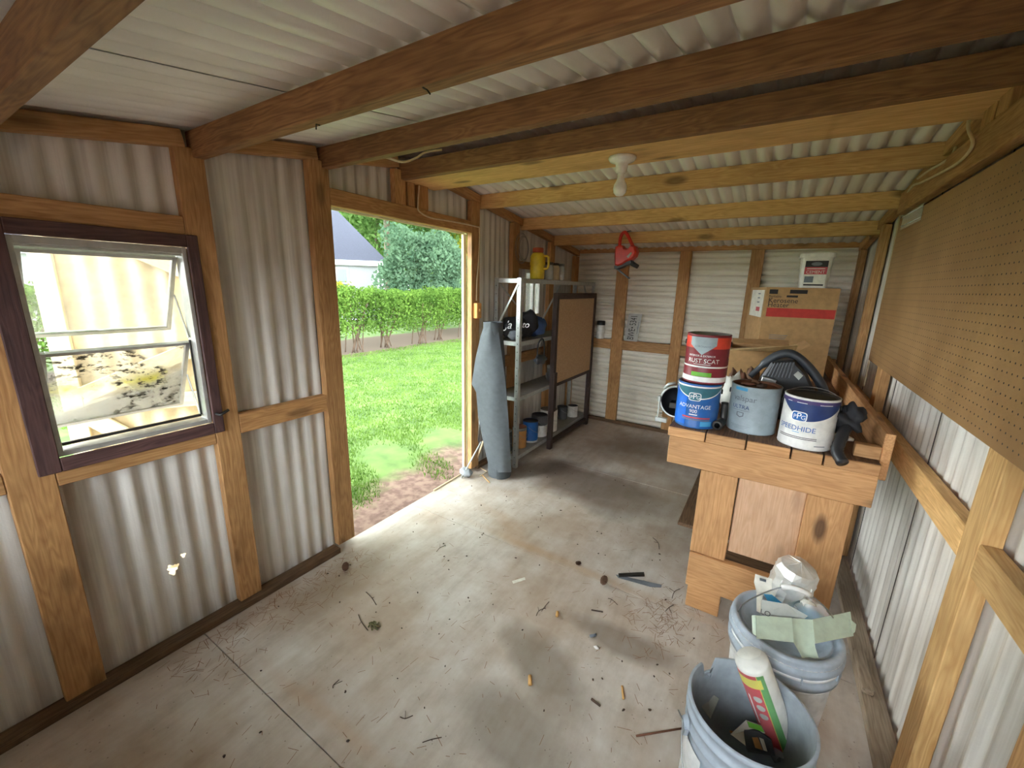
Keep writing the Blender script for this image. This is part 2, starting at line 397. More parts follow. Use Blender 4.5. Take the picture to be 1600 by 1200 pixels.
def text_mesh(body, size, fn, name, mat, parent, depth=None, align='CENTER', spacing=1.0, shear=0):
    cu = bpy.data.curves.new('t', 'FONT'); cu.body = body; cu.size = size; cu.align_x = align; cu.align_y = 'CENTER'; cu.space_character = spacing; cu.shear = shear
    cu.resolution_u = 3
    o = bpy.data.objects.new('t', cu); COL.objects.link(o)
    dg = bpy.context.evaluated_depsgraph_get()
    me = bpy.data.meshes.new_from_object(o.evaluated_get(dg)); bpy.data.objects.remove(o)
    for v in me.vertices: v.co = fn(v.co.x, v.co.y)
    me.name = name; me.materials.clear(); me.materials.append(MATS[mat]); me.update()
    r = bpy.data.objects.new(name, me); COL.objects.link(r); r.parent = parent
    return r

# ------------------------------------------------------------------ shed dimensions
XL, XR, YN, YF = -1.85, .50, -.53, 4.30      # inner stud faces
PEAK, YR = 2.155, 1.87
def roof_z(y): return PEAK-(.165*(YR-y) if y < YR else .125*(y-YR))
DY0, DY1, DZ = 1.315, 2.405, 1.805           # door opening
WY0, WY1, WZ0, WZ1 = .272, .702, .888, 1.56   # window opening

# floor
fl = struct('floor', 'stained plywood shed floor', MB().box(XL-.05, XR+.05, YN-.05, YF+.05, -.13, -.02), 'wood_plate')
ys = [YN-.04, .552, 1.79, 3.01, YF+.04]
for a, b in zip(ys, ys[1:]):
    bd('plywood_sheet', XL-.045, XR+.045, a+.0015, b-.0015, -.0185, 0, 'plywood', fl, .0012)

# ---- left wall (gable end with the doorway and the window)
wl = struct('wall_left', 'corrugated metal gable wall with doorway and awning window')
SX = XL-.052
def lsheet(y0, y1, zlo, zhi, **k):
    corrugated('metal_sheet', y0, y1, zlo, zhi, lambda u, v, w_: (SX+w_, u, v), 'sheet_side', wl, amp=.0068, **k)
Z0 = lambda u: -.02
TOP = lambda u: roof_z(u)+.012
lsheet(YN-.05, .272, Z0, TOP)
hc = at(270, 888, 0, SX); hc2 = at(287, 868, 0, SX)
def torn(u, v):
    a = math.atan2(v-hc.z, u-hc.y); r = math.hypot((u-hc.y)/.82, v-hc.z)
    a2 = math.atan2(v-hc2.z, u-hc2.y); r2 = math.hypot((u-hc2.y)/.8, v-hc2.z)
    return r < .021+.005*math.sin(3*a+1)+.003*math.sin(7*a) or r2 < .009+.003*math.sin(3*a2)
zt = WZ0-.03
rr = sorted(set([0, 1]+[round(((hc.z-.035)+.0016*i+.02)/(zt+.02), 5) for i in range(52)]))
lsheet(.272, .705, Z0, lambda u: zt, rows=rr, hole=torn, per=44)
lsheet(.272, .705, lambda u: WZ1+.03, TOP)
lsheet(.705, 1.30, Z0, TOP)
lsheet(1.30, 2.42, lambda u: DZ+.0, TOP)
lsheet(2.42, 3.20, Z0, TOP)
lsheet(3.20, 3.50, Z0, lambda u: 1.18); lsheet(3.20, 3.50, lambda u: 1.60, TOP)
lsheet(3.50, YF+.05, Z0, TOP)
XB = XL-.040
def lb(name, y0, y1, z0, z1, mat='wood_frame', x0=XB, x1=XL): return bd(name, x0, x1, y0, y1, z0, z1, mat, wl)
lb('bottom_plate', YN, DY0-.11, 0, .032, 'wood_plate', XB, XL+.022)
lb('bottom_plate', DY1+.09, YF, 0, .036, 'wood_plate')
for a, b in ((.155, .257), (.708, .800), (1.212, DY0), (DY1, 2.50), (2.95, 3.05), (3.62, 3.71), (-.45, -.36)):
    zt_ = roof_z((a+b)/2)-.065
    lb('stud', a, b, .033, zt_)
lb('stud', YF-.1, YF, .037, roof_z(YF)-.07)
lb('header', DY0+.001, DY1-.001, DZ, DZ+.078)
lb('header', .258, .707, 1.603, 1.668)
lb('header', 3.051, 3.619, 1.60, 1.66)
lb('rail', .258, .707, .795, .868); lb('rail', .801, 1.211, .812, .896); lb('rail', -.359, .154, .812, .872)
lb('rail', 2.501, 2.949, .79, .88); lb('rail', 3.051, 3.619, .79, .88)
for a, b in ((1.72, 1.80), (1.815, 1.87), (1.90, 1.98)): lb('short_stud', a, b, DZ+.079, roof_z((a+b)/2)-.075)
def rake(parent, x0, x1, mat='wood_frame'):
    for (a, b) in ((YN, .74), (.82, 1.26), (1.33, 1.75), (2.07, 2.505), (2.565, 3.09), (3.15, 3.67), (3.73, YF)):
        pa = Vector(((x0+x1)/2, a, roof_z(a)-.037)); pb = Vector(((x0+x1)/2, b, roof_z(b)-.037))
        MB().beam(pa, pb, x1-x0, .055).build('rake_plate', mat, parent)
rake(wl, XB, XL+.005)
# dark nail and wire bits left out of the boards: a bent nail beside the window
# cream exterior jamb of the doorway
tj = struct('trim_1', 'cream painted doorway jamb edge', MB().box(-1.935, XB-.022, DY1-.012, DY1+.02, -.02, DZ), 'wood_cream')
tj2 = struct('trim_2', 'cream painted doorway head edge', MB().box(-1.935, XB-.022, DY0, DY1-.014, DZ-.006, DZ+.022), 'wood_cream')

# ---- right wall
wr = struct('wall_right', 'corrugated metal gable wall behind pegboard')
RX = XR+.052
for a, b in ((YN-.05, .62), (.62, 1.28), (1.28, 1.93), (1.93, 2.58), (2.58, 3.3), (3.3, YF+.05)):
    o_ = .002 if int(a*10) % 2 else 0
    corrugated('metal_sheet', a, b+.03, Z0, TOP, lambda u, v, w_: (RX+w_+o_, u, v), 'sheet_side', wr, amp=.0055)
    if a > 1: MB().tube([(RX-.006, b+.03, 0), (RX-.006, b+.03, roof_z(b)-.08)], .0016, 5).build('sheet_seam', 'seam_dark', wr)
def rb(name, y0, y1, z0, z1, mat='wood_frame', x0=XR, x1=XR+.04): return bd(name, x0, x1, y0, y1, z0, z1, mat, wr)
rb('bottom_plate', YN, YF, 0, .036, 'wood_dusty', XR-.03)
for a, b in ((-.4, -.31), (.36, .45), (.93, 1.02)): rb('stud', a, b, .037, roof_z((a+b)/2)-.07)
rb('stud', 1.349, 1.442, .037, roof_z(1.4)-.07, 'wood_pale')
for a, b in ((2.70, 2.80), (3.48, 3.575), (YF-.1, YF)): rb('stud', a, b, .037, roof_z((a+b)/2)-.07)
for a, b in ((1.021, 1.348), (1.443, 2.699)): rb('rail', a, b, .785, .875, 'wood_pale')
rb('rail', 2.801, 3.479, .785, .875); rb('rail', .451, .929, .785, .875)
bd('upper_rail', XR-.04, XR-.001, .6, 2.93, 1.85, 1.955, 'wood_frame', wr)
rake(wr, XR-.005, XR+.04)
for a, b in ((1.80, 1.88), (1.9, 1.99)): rb('short_stud', a, b, 1.96, roof_z((a+b)/2)-.075, 'wood_frame', XR-.035)

# ---- back wall
wb = struct('wall_back', 'low eave wall of horizontally ribbed metal sheet')
zb = roof_z(YF)
for a, b in ((XL-.06, -1.36), (-1.36, -.775), (-.775, -.185), (-.185, XR+.06)):
    corrugated('metal_sheet', -.02, zb+.012, lambda u, a=a: a, lambda u, b=b: b, lambda u, v, w_: (v, YF+.052+w_, u), 'sheet_back', wb, pitch=.0525, amp=.012, shape='arc', per=14)
def bb(name, x0, x1, z0, z1, mat='wood_frame', y0=YF, y1=YF+.04): return bd(name, x0, x1, y0, y1, z0, z1, mat, wb)
bb('bottom_plate', XL, XR, 0, .036, 'wood_plate')
for a, b in ((-1.43, -1.31), (-.826, -.724), (-.236, -.135)): bb('stud', a, b, .037, zb-.037)
for a, b in ((XL, -1.431), (-1.309, -.827), (-.723, -.237), (-.134, XR)): bb('rail', a, b, .825, .925)
bb('top_plate', XL, XR, zb-.036, zb+.006)

# ---- near wall, behind the camera
wn = struct('wall_front', 'low eave wall of corrugated metal')
zn = roof_z(YN)
ADDED_WINDOWS = ((-1.63, -.72), (-.40, .38))                    # two unseen window openings added to bring in fill daylight
def nsheet(a, b, z0, z1): corrugated('metal_sheet', a, b, lambda u: z0, lambda u: z1, lambda u, v, w_: (u, YN-.052+w_, v), 'sheet_side', wn, amp=.0055, per=6)
nsheet(XL-.06, -1.63, -.02, zn); nsheet(-.72, -.40, -.02, zn); nsheet(.38, XR+.06, -.02, zn)
for i, (a, b) in enumerate(ADDED_WINDOWS):
    nsheet(a, b, -.02, .72); nsheet(a, b, 1.60, zn)
    wv = struct('window_%d' % (i+3), 'unseen fixed window added to the low eave wall for fill daylight')
    for (x0, x1, z0, z1) in ((a, a+.04, .72, 1.6), (b-.04, b, .72, 1.6), (a+.04, b-.04, .72, .76), (a+.04, b-.04, 1.56, 1.6), ((a+b)/2-.015, (a+b)/2+.015, .76, 1.56)): bd('window_frame', x0, x1, YN-.06, YN-.041, z0, z1, 'wood_window', wv)
    for (x0, x1) in ((a+.041, (a+b)/2-.016), ((a+b)/2+.016, b-.041)): bd('pane', x0, x1, YN-.052, YN-.049, .761, 1.559, 'glass_clean', wv, .0003)
for x in (-1.8, -.61, .41): bd('stud', x, x+.09, YN-.04, YN, .037, zn-.1, 'wood_frame', wn)
bd('bottom_plate', XL, XR, YN-.04, YN, 0, .036, 'wood_plate', wn); bd('rail', XL, XR, YN, YN+.038, .62, .71, 'wood_frame', wn); bd('top_plate', XL, XR, YN-.04, YN, zn-.098, zn-.01, 'wood_frame', wn)

# ---- ceiling / roof
cl = struct('ceiling', 'corrugated metal roof on exposed wooden purlins')
xs = [XL-.15, -1.30, -.72, -.14, .35, XR+.15]
for i, (a, b) in enumerate(zip(xs, xs[1:])):
    up_ = .0025*(i % 2)
    corrugated('roof_sheet', a, b+.03, lambda u: YN-.2, lambda u: YR+.005, lambda u, v, w_: (u, v, roof_z(v)+.010+w_+up_), 'sheet_roof', cl, amp=.012, shape='arc', per=14)
    corrugated('roof_sheet', a, b+.03, lambda u: YR-.005, lambda u: YF+.25, lambda u, v, w_: (u, v, roof_z(v)+.010+w_+up_), 'sheet_roof', cl, amp=.012, shape='arc', per=14)
MB().beam((XL-.15, YR-.08, PEAK+.018), (XR+.15, YR-.08, PEAK+.018), .2, .004, (0, -.165, 1)).build('ridge_cap', 'sheet_roof', cl)
MB().beam((XL-.15, YR+.08, PEAK+.018), (XR+.15, YR+.08, PEAK+.018), .2, .004, (0, .125, 1)).build('ridge_cap', 'sheet_roof', cl)
for y, zz in ((-.30, roof_z(-.3)-.09), (.235, 1.792), (.763, 1.876), (1.281, 1.960)):
    bd('purlin', XL-.035, XR+.035, y, y+.04, zz, zz+.088, 'wood_purlin', cl)
for y, zz in ((2.515, 1.982), (3.10, 1.910), (3.68, 1.838)):
    bd('purlin', XL-.03, XR+.03, y, y+.04, zz, zz+.09, 'wood_pale', cl)
bd('ridge_beam', XL-.03, XR-.0, 1.765, 1.805, 2.013, 2.100, 'wood_purlin', cl)
bd('soffit_board', XL-.03, XR-.0, 1.806, 2.062, 2.013, 2.050, 'wood_pale', cl)
bd('ridge_beam', XL-.03, XR-.0, 2.02, 2.06, 2.051, 2.115, 'wood_purlin', cl)

# ---- window 1: brown trim, aluminium frame, two awning sashes pushed out
w1 = struct('window_1', 'brown trimmed awning window with two tilted sashes')
TX0, TX1 = XL, XL+.012
bd('trim_board', TX0, TX1, WY0-.052, WY0, WZ0-.045, WZ1+.045, 'wood_window', w1); bd('trim_board', TX0, TX1, WY1, WY1+.036, WZ0-.045, WZ1+.045, 'wood_window', w1)
bd('trim_board', TX0, TX1, WY0, WY1, WZ1, WZ1+.045, 'wood_window', w1); bd('trim_board', TX0, TX1, WY0, WY1, WZ0-.045, WZ0, 'wood_window', w1)
FX0, FX1 = -1.915, XL-.004
for (y0, y1, z0, z1) in ((WY0, WY0+.014, WZ0, WZ1), (WY1-.014, WY1, WZ0, WZ1), (WY0+.014, WY1-.014, WZ1-.022, WZ1), (WY0+.014, WY1-.014, WZ0, WZ0+.016)):
    bd('window_frame', FX0, FX1, y0, y1, z0, z1, 'aluminium', w1, .001)
bd('window_frame', FX0+.03, FX1-.012, WY0+.014, WY1-.014, WZ1-.03, WZ1-.022, 'aluminium', w1, .001)
def sash(hz, length, lean, mat):
    y0, y1 = WY0+.018, WY1-.016
    root = bpy.data.objects.new('sash', None); COL.objects.link(root); root.parent = w1; root.location = (-1.905, (y0+y1)/2, hz)
    root.rotation_euler = (0, lean, 0); hw = (y1-y0)/2
    for (a, b, c_, d) in ((-hw, -hw+.014, -length, 0), (hw-.014, hw, -length, 0), (-hw+.014, hw-.014, -.012, 0), (-hw+.014, hw-.014, -length, -length+.013)):
        bd('sash_bar', -.008, .008, a, b, c_, d, 'aluminium', root, .001)
    bd('pane', -.0015, .0015, -hw+.0145, hw-.0145, -length+.0135, -.0125, mat, root, .0002)
sash(1.528, .322, math.radians(30), 'glass_dusty')
sash(1.213, .322, math.radians(30), 'glass_mouldy')
for yy in (WY0+.016, WY1-.018):
    for hz in (1.528, 1.213):
        MB().beam((-1.90, yy, hz-.30), (-1.97, yy, hz-.14), .004, .012).build('stay_arm', 'aluminium', w1)
    bd('operator_bar', -1.899, -1.893, yy-.003, yy+.003, WZ0+.03, 1.22, 'dark_steel', w1, .001)
bd('operator_bar', -1.899, -1.889, WY0+.02, WY1-.02, WZ0+.024, WZ0+.034, 'dark_steel', w1, .001)
k_ = at(345, 640, 0, XL+.03)
MB().tube([(XL+.012, WY1+.012, .925), (XL+.03, WY1+.018, .92), (XL+.034, WY1+.05, .936)], .006, 8).build('crank_handle', 'dark_steel', w1)

# ---- window 2 behind the shelving
w2 = struct('window_2', 'narrow white window behind the steel shelving')
for (y0, y1, z0, z1) in ((3.20, 3.225, 1.18, 1.60), (3.475, 3.50, 1.18, 1.60), (3.225, 3.475, 1.57, 1.60), (3.225, 3.475, 1.18, 1.21), (3.36, 3.385, 1.21, 1.57)):
    bd('window_frame', -1.93, XL-.03, y0, y1, z0, z1, 'paint_white', w2, .001)
bd('pane', -1.906, -1.903, 3.226, 3.359, 1.211, 1.569, 'glass_dusty', w2, .0002); bd('pane', -1.906, -1.903, 3.386, 3.474, 1.211, 1.569, 'glass_dusty', w2, .0002)

# ---- open door leaf folded back outside the window
A = Vector((-1.965, 1.235, 0)); B = Vector((-2.52, .425, 0)); DW = (B-A).length
d1 = struct('door_1', 'open cream shed door with diagonal braces')
d1.location = A; d1.rotation_euler = (0, 0, math.atan2((B-A).y, (B-A).x))   # local x runs hinge -> free edge; local +y faces the shed
sgn = 1
corrugated('metal_sheet', .0, DW, lambda u: -.04, lambda u: 1.78, lambda u, v, w_: (u, w_*1.0-.012, v), 'wood_cream_metal' if 0 else 'paint_cream', d1, pitch=.09, amp=.007)
def db(name, p0, p1, wd=.07): MB().beam((p0[0], .012, p0[1]), (p1[0], .012, p1[1]), .02, wd, (0, 0, 1) if abs(p1[0]-p0[0]) > .02 else (1, 0, 0)).build(name, 'wood_cream', d1)
db('stile', (.035, -.04), (.035, 1.78)); db('stile', (DW-.035, -.04), (DW-.035, 1.78))
for z_ in (0., .90, 1.745): db('door_rail', (.07, z_), (DW-.07, z_))
for p, q in (((.07, 1.27), (DW-.07, 1.70)), ((.07, 1.33), (DW-.07, .95)), ((.07, .05), (DW-.07, .86))):
    MB().beam((p[0], .016, p[1]), (q[0], .016, q[1]), .02, .07).build('brace', 'wood_cream', d1)

# ------------------------------------------------------------------ outside
GZ = -.15
gr = struct('ground', 'grassy yard outside the shed', MB().add([(-90, -60, GZ), (40, -60, GZ), (40, 120, GZ), (-90, 120, GZ)], [(0, 1, 2, 3)]), 'lawn')

def quads(cent, size, tilt=None, aspect=.55, fold=0):
    n = len(cent); a = RNG.normal(size=(n, 3)); a /= np.linalg.norm(a, axis=1)[:, None]
    b = np.cross(a, RNG.normal(size=(n, 3))); b /= np.linalg.norm(b, axis=1)[:, None]
    sz = size*(.7+.6*RNG.random((n, 1)))
    P = np.stack([cent-a*sz, cent+b*sz*aspect, cent+a*sz, cent-b*sz*aspect], 1).reshape(-1, 3)
    return P
def mesh_np(name, P, k, mat):
    n = len(P)//k; me = bpy.data.meshes.new(name)
    me.vertices.add(len(P)); me.vertices.foreach_set('co', P.astype(np.float32).ravel())
    me.loops.add(len(P)); me.loops.foreach_set('vertex_index', np.arange(len(P), dtype=np.int32))
    me.polygons.add(n); me.polygons.foreach_set('loop_start', np.arange(0, len(P), k, dtype=np.int32))
    try: me.polygons.foreach_set('loop_total', np.full(n, k, dtype=np.int32))
    except Exception: pass
    me.materials.append(MATS[mat]); me.update(calc_edges=True); me.validate()
    return me
def blob_points(n, rx, ry, rz, shell=.55, lump=.25):
    d = RNG.normal(size=(n, 3)); d /= np.linalg.norm(d, axis=1)[:, None]
    ph = RNG.random(6)*6.28
    f = 1+lump*(np.sin(d[:, 0]*5+ph[0])*np.sin(d[:, 1]*4+ph[1])+.6*np.sin(d[:, 2]*7+ph[2]+d[:, 0]*3))
    r = (shell+(1-shell)*RNG.random(n)**.6)*f
    return d*r[:, None]*np.array([rx, ry, rz])

# lawn blades
n = 80000
X_ = -2.05-RNG.random(n)**1.5*6.0; Y_ = 1.0+RNG.random(n)*(-X_)*1.45
keep = (X_+1.3*.5*(1+np.sin(X_*4+Y_*3)*np.cos(Y_*5))+RNG.random(n)*.5) < -2.0
X_, Y_ = X_[keep], Y_[keep]; n = len(X_)
h = .016+.03*RNG.random(n); an = RNG.random(n)*6.28; wd = .0022+.0008*(-X_)
bx, by = np.cos(an)*wd, np.sin(an)*wd; lx, ly = (RNG.random(n)-.5)*.05, (RNG.random(n)-.5)*.05
P = np.stack([np.stack([X_-bx, Y_-by, np.full(n, GZ)], 1), np.stack([X_+bx, Y_+by, np.full(n, GZ)], 1), np.stack([X_+lx, Y_+ly, GZ+h], 1)], 1).reshape(-1, 3)
go = bpy.data.objects.new('lawn_grass', mesh_np('lawn_grass', P, 3, 'grass_blade')); COL.objects.link(go)
tag(go, 'short bright green grass growing outside the doorway', 'grass'); go['kind'] = 'stuff'

# hedge bushes in a row
def stems(n, h, spread, r=.012):
    mb = MB()
    for i in range(n):
        x, y = random.uniform(-.16, .16), random.uniform(-.25, .25); a = random.uniform(-spread, spread); b = random.uniform(-spread, spread)
        mb.tube(smooth_path([(x, y, 0), (x+a*.4+random.uniform(-.05, .05), y+b*.4+random.uniform(-.05, .05), h*.45), (x+a, y+b, h)], 3), [r*1.2]*4+[r*.7]*3, 5)
    return mb
def make_bush(name, label, group, leafmat, n, rx, ry, z0, z1, leaf, stemn, cat='bush', boxy=False):
    root = thing(name, label, cat, (0, 0, 0), 0, group)
    if boxy:
        c_ = RNG.random((n, 3)); c_[:, 0] = (c_[:, 0]-.5)*2*rx; c_[:, 1] = (c_[:, 1]-.5)*2*ry
        zz = c_[:, 2]**.62; top = 1+.05*np.sin(c_[:, 1]*9)*np.cos(c_[:, 0]*7); c_[:, 2] = z0+zz*(z1-z0)*top
    else:
        c_ = blob_points(n, rx, ry, (z1-z0)/2); c_[:, 2] += (z0+z1)/2
    f = bpy.data.objects.new('foliage', mesh_np('foliage', quads(c_, leaf), 4, leafmat)); COL.objects.link(f); f.parent = root
    if stemn: stems(stemn, (z1-z0)*.7+z0, .35).build('stem', 'stem_brown', root)
    return root
def copy_tree(o, parent=None):
    c_ = o.copy(); COL.objects.link(c_); c_.parent = parent
    for ch in list(o.children): copy_tree(ch, c_)
    return c_
protos = [make_bush('hedge_bush', 'clipped leafy bush in the hedge row across the lawn', 'bushes of the clipped hedge', 'leaf_hedge', 4200, .52, .62,   .38, 1.46, .034, 9, boxy=True) for _ in range(2)]
for i in range(13):
    o = protos[i] if i < 2 else copy_tree(protos[i % 2])
    y = 1.2+i*1.02; o.location = (-8.25+.05*math.sin(i*2.1), y, GZ); o.rotation_euler = (0, 0, PI*(i % 2)+.1*math.sin(i)); o.scale = (1, 1, 1+.03*math.sin(i*1.7))
rs = make_bush('rounded_shrub', 'large round blue-green shrub behind the hedge', None, 'leaf_round', 15000, 1.75, 1.75, .3, 3.75, .075, 8, 'shrub'); rs.location = (-11.9, 12.4, GZ)
ys_ = make_bush('yellow_shrub', 'small yellow-green shrub against the white house', None, 'leaf_yellow', 2200, .7, .7, .3, 1.75, .05, 5, 'shrub'); ys_.location = (-14.6, 10.2, GZ)

def make_tree(name, label, mat, n, rad, z0, z1, leaf, loc, group='trees behind the house'):
    root = thing(name, label, 'tree', loc, random.random()*6, group)
    c_ = blob_points(n, rad, rad, (z1-z0)/2, .35, .3); c_[:, 2] += (z0+z1)/2
    f = bpy.data.objects.new('crown', mesh_np('crown', quads(c_, leaf), 4, mat)); COL.objects.link(f); f.parent = root
    MB().tube(smooth_path([(0, 0, 0), (.12, .05, z1*.35), (-.1, .1, z1*.8)], 3), [.26, .24, .22, .2, .18, .14, .1], 8).build('trunk', 'bark', root)
    return root
tl = [((-21, 26), 4.0, 10, 'leaf_tree', 'tall green tree rising right behind the round shrub'), ((-27, 23), 4.2, 11, 'leaf_tree', 'tall broad green tree rising behind the house roof'), ((-17.5, 24.5), 2.6, 7.5, 'leaf_yellow', 'yellow-leaved tree between taller green trees'),
      ((-33, 34), 5.0, 14, 'leaf_round', 'dark blue-green tree farthest beyond the yard'), ((-15, 27), 3.4, 9, 'leaf_tree', 'green tree with low crown beyond the hedge end'), ((-33, 25), 4.5, 12, 'leaf_tree', 'big green tree rising beyond the roof ridge'),
      ((-22, 33), 4.5, 13, 'leaf_tree', 'tall green tree behind the yellow-leaved tree'), ((-40, 24), 5, 13, 'leaf_round', 'dark green tree beyond the far end of the house'), ((-12, 31), 4.5, 12, 'leaf_tree', 'green tree seen past the steel shelving window')]
for (x, y), rad, hh, mt, lbl in tl: make_tree('tree', lbl, mt, 7000, rad, .8, hh, .21, (x, y, GZ))
hi = [((-8.5, .5), 'unseen tall tree added to shade the lawn with its crown'), ((-15.5, 5.5), 'unseen tall tree added for shade between lawn and house'), ((-5.2, 10.2), 'unseen tall tree added for shade beyond the hinge side of the lawn'), ((-9.5, 17.5), 'unseen tall tree added for shade behind the hedge end'), ((-14, -3), 'unseen tall tree added for shade off the window wall'), ((-22, 19.5), 'unseen tall tree added to shade the house roof')]
for (x, y), lbl in hi:  # high crowns added out of view to dim the lawn and doorway
    t_ = make_tree('added_shade_tree', lbl, 'leaf_tree', 4200, 5.2, 6.0, 12.0, .33, (x, y, GZ), 'unseen trees added to shade the yard')
ug = [((-16.5, 20.5), 'low leafy undergrowth bush beside the house corner'), ((-19, 21.5), 'low leafy undergrowth bush behind the round shrub'), ((-13.5, 19.5), 'low leafy undergrowth bush beyond the hedge end')]
for (x, y), lbl in ug: make_bush('undergrowth_bush', lbl, None, 'leaf_tree', 5000, 2.0, 2.0, .1, 3.2, .11, 4).location = (x, y, GZ)

# house with a steep hipped roof
vdir = Vector((math.sin(math.radians(-49.3)), math.cos(math.radians(-49.3)), 0)); ldir = Vector((vdir.y*-1, vdir.x, 0)); ldir = Vector((-vdir.y, vdir.x, 0))
C0 = vdir*19.0
hs = thing('house', 'white brick house with grey hipped roof beyond the hedge', 'house', (C0.x, C0.y, GZ))
hs.rotation_euler = (0, 0, math.atan2(-ldir.y, -ldir.x))      # local -x runs left along the wall, local +y away
bd('wall', -13, 0, 0, 7, 0, 2.45, 'brick_white', hs, .01)
E_ = .35; RZ = 2.45
mb = MB(); ap = 3.85
mb.add([(-13-E_, -E_, RZ), (E_, -E_, RZ), (E_, 7+E_, RZ), (-13-E_, 7+E_, RZ), (-13+3.5, 3.5, RZ+ap*1.08), (-3.5, 3.5, RZ+ap*1.08)], [(0, 1, 5, 4), (1, 2, 5), (2, 3, 4, 5), (3, 0, 4), (3, 2, 1, 0)])
mb.build('roof', 'roof_shingle', hs)
bd('fascia_board', -13-E_, E_+.02, -E_-.03, -E_, RZ-.16, RZ+.04, 'fascia', hs, .004); bd('fascia_board', E_, E_+.03, -E_, 7+E_, RZ-.16, RZ+.04, 'fascia', hs, .004)
bd('corner_board', -.12, .02, -.03, -.001, 0, RZ-.001, 'fascia', hs, .004)
MB().tube([(-.02, -.09, 0), (-.02, -.09, RZ-.1)], .045, 8).build('downspout', 'dark_grey', hs)
for xw in (-1.75, -4.5, -8):
    wd = bd('house_window', xw-.47, xw+.47, -.04, -.001, .95, 2.2, 'fascia', hs, .005)
    for (a, b) in ((-.4, -.02), (.02, .4)):
        for (c_, d) in ((1.02, 1.55), (1.6, 2.13)): bd('pane', xw+a, xw+b, -.052, -.041, c_, d, 'house_glass', wd, .002)

# ------------------------------------------------------------------ workbench
BX0, BX1, BF, BT, BB = -.315, .405, 1.86, .862, 4.18
bn = thing('workbench', 'long pine workbench with plank top against the right wall', 'workbench', (0, BF, 0))
def bw(name, x0, x1, y0, y1, z0, z1, mat='wood_bench'):
    o = bd(name, x0, x1, y0-BF, y1-BF, z0, z1, mat, bn); return o
for a, b in ((BX0-.008, -.172), (-.168, -.020), (-.015, .134), (.139, .237), (.242, BX1)): bw('top_plank', a, b, BF+.002, BB, BT-.042, BT, 'wood_top')
for a, b in ((BX0-.008, -.172), (-.168, -.020), (-.015, .134), (.139, .237), (.242, BX1)): bw('plank_end', a+.0005, b-.0005, BF-.006, BF+.0015, BT-.042, BT-.001, 'wood_bench')
bw('apron', BX0, BX1, BF, BF+.035, .692, BT-.043)
bw('apron', BX0, BX0+.035, BF+.036, BB, .70, BT-.043)
bw('leg', -.170, -.026, BF+.001, BF+.036, .291, .691); bw('leg', .215, .357, BF+.001, BF+.036, 0.001, .691)
bw('foot', -.158, -.018, BF+.001, BF+.036, 0.001, .119)
bw('lower_board', -.168, .214, BF-.012, BF+.026, .12, .29)
bw('front_panel', -.022, .2145, BF+.02, BF+.034, .335, .69, 'wood_panel')
for y in (2.6, 3.4, 4.09):
    bw('leg', -.15, -.06, y, y+.09, .001, BT-.044, 'wood_plate'); bw('leg', .29, .38, y, y+.09, .001, BT-.044, 'wood_plate')
bw('stretcher', -.16, .30, BF+.30, BF+.34, .10, .19, 'wood_plate'); bw('shelf_board', -.28, .38, BF+.35, 4.05, .2, .22, 'wood_plate')
bw('back_board', .408, .438, BF+.06, BB, .785, .965, 'wood_bench'); bw('end_cleat', .33, .407, BF+.05, BF+.085, BT+.001, BT+.05, 'wood_bench')

# ------------------------------------------------------------------ cans
def wrapfn(r, th0): return lambda s_, z_: Vector((r*math.cos(th0+s_/r), r*math.sin(th0+s_/r), z_))
def band(mbname, r, th0, s0, s1, lo, hi, mat, parent, n=24):
    f = wrapfn(r, th0); vs = []; lo_ = lo if callable(lo) else (lambda s_: lo); hi_ = hi if callable(hi) else (lambda s_: hi)
    for i in range(n+1):
        s_ = s0+(s1-s0)*i/n; vs += [f(s_, lo_(s_)), f(s_, hi_(s_))]
    return MB().add(vs, [(2*i, 2*i+2, 2*i+3, 2*i+1) for i in range(n)], None, True).build(mbname, mat, parent)
def paint_can(label, loc, r, h, body, aim, group, lidmat='can_steel', ears=True, bail=True, cat='paint can', name='paint_can'):
    root = thing(name, label, cat, loc, 0, group); th0 = math.atan2(-loc[1], -loc[0])+aim
    MB().lathe([(0, 0), (r*.985, 0), (r*1.0, .004), (r*.99, .007), (r*.985, h-.012), (r*.99, h-.009), (r*1.01, h-.004), (r*.99, h-.002), (r*.95, h-.003)], 40).build('body', body, root)
    MB().lathe([(r*.95, h-.002), (r*.90, h-.002), (r*.87, h-.010), (r*.80, h-.010), (0, h-.010)], 40).build('lid', lidmat, root)
    if ears:
        for s_ in (-1, 1):
            a = th0+s_*PI*.5; MB().lathe([(0, .006), (.010, .005), (.012, 0)], 12, (r*1.0*math.cos(a), r*1.0*math.sin(a), h*.8), (math.cos(a), math.sin(a), 0)).build('ear', 'black_plastic', root)
    if bail:
        e = [Vector((r*1.04*math.cos(th0+PI*.5), r*1.04*math.sin(th0+PI*.5), h*.8)), Vector((r*1.04*math.cos(th0-PI*.5), r*1.04*math.sin(th0-PI*.5), h*.8))]
        mid = Vector((math.cos(th0+PI*bail if bail != True else th0+PI), math.sin(th0+PI), 0))
        pts = [(e[0]*math.cos(t)).to_3d()*1 for t in (0,)]; pts = []
        for i in range(13):
            t = PI*i/12; p = e[0]*((1+math.cos(t))/2)+e[1]*((1-math.cos(t))/2); p = Vector((p.x, p.y, h*.8))+Vector((-math.cos(th0), -math.sin(th0), 0))*r*.96*math.sin(t)+Vector((0, 0, .052))*math.sin(t)**.6; pts.append(p)
        MB().tube(pts, .0016, 6).build('bail', 'wire', root)
    return root, th0
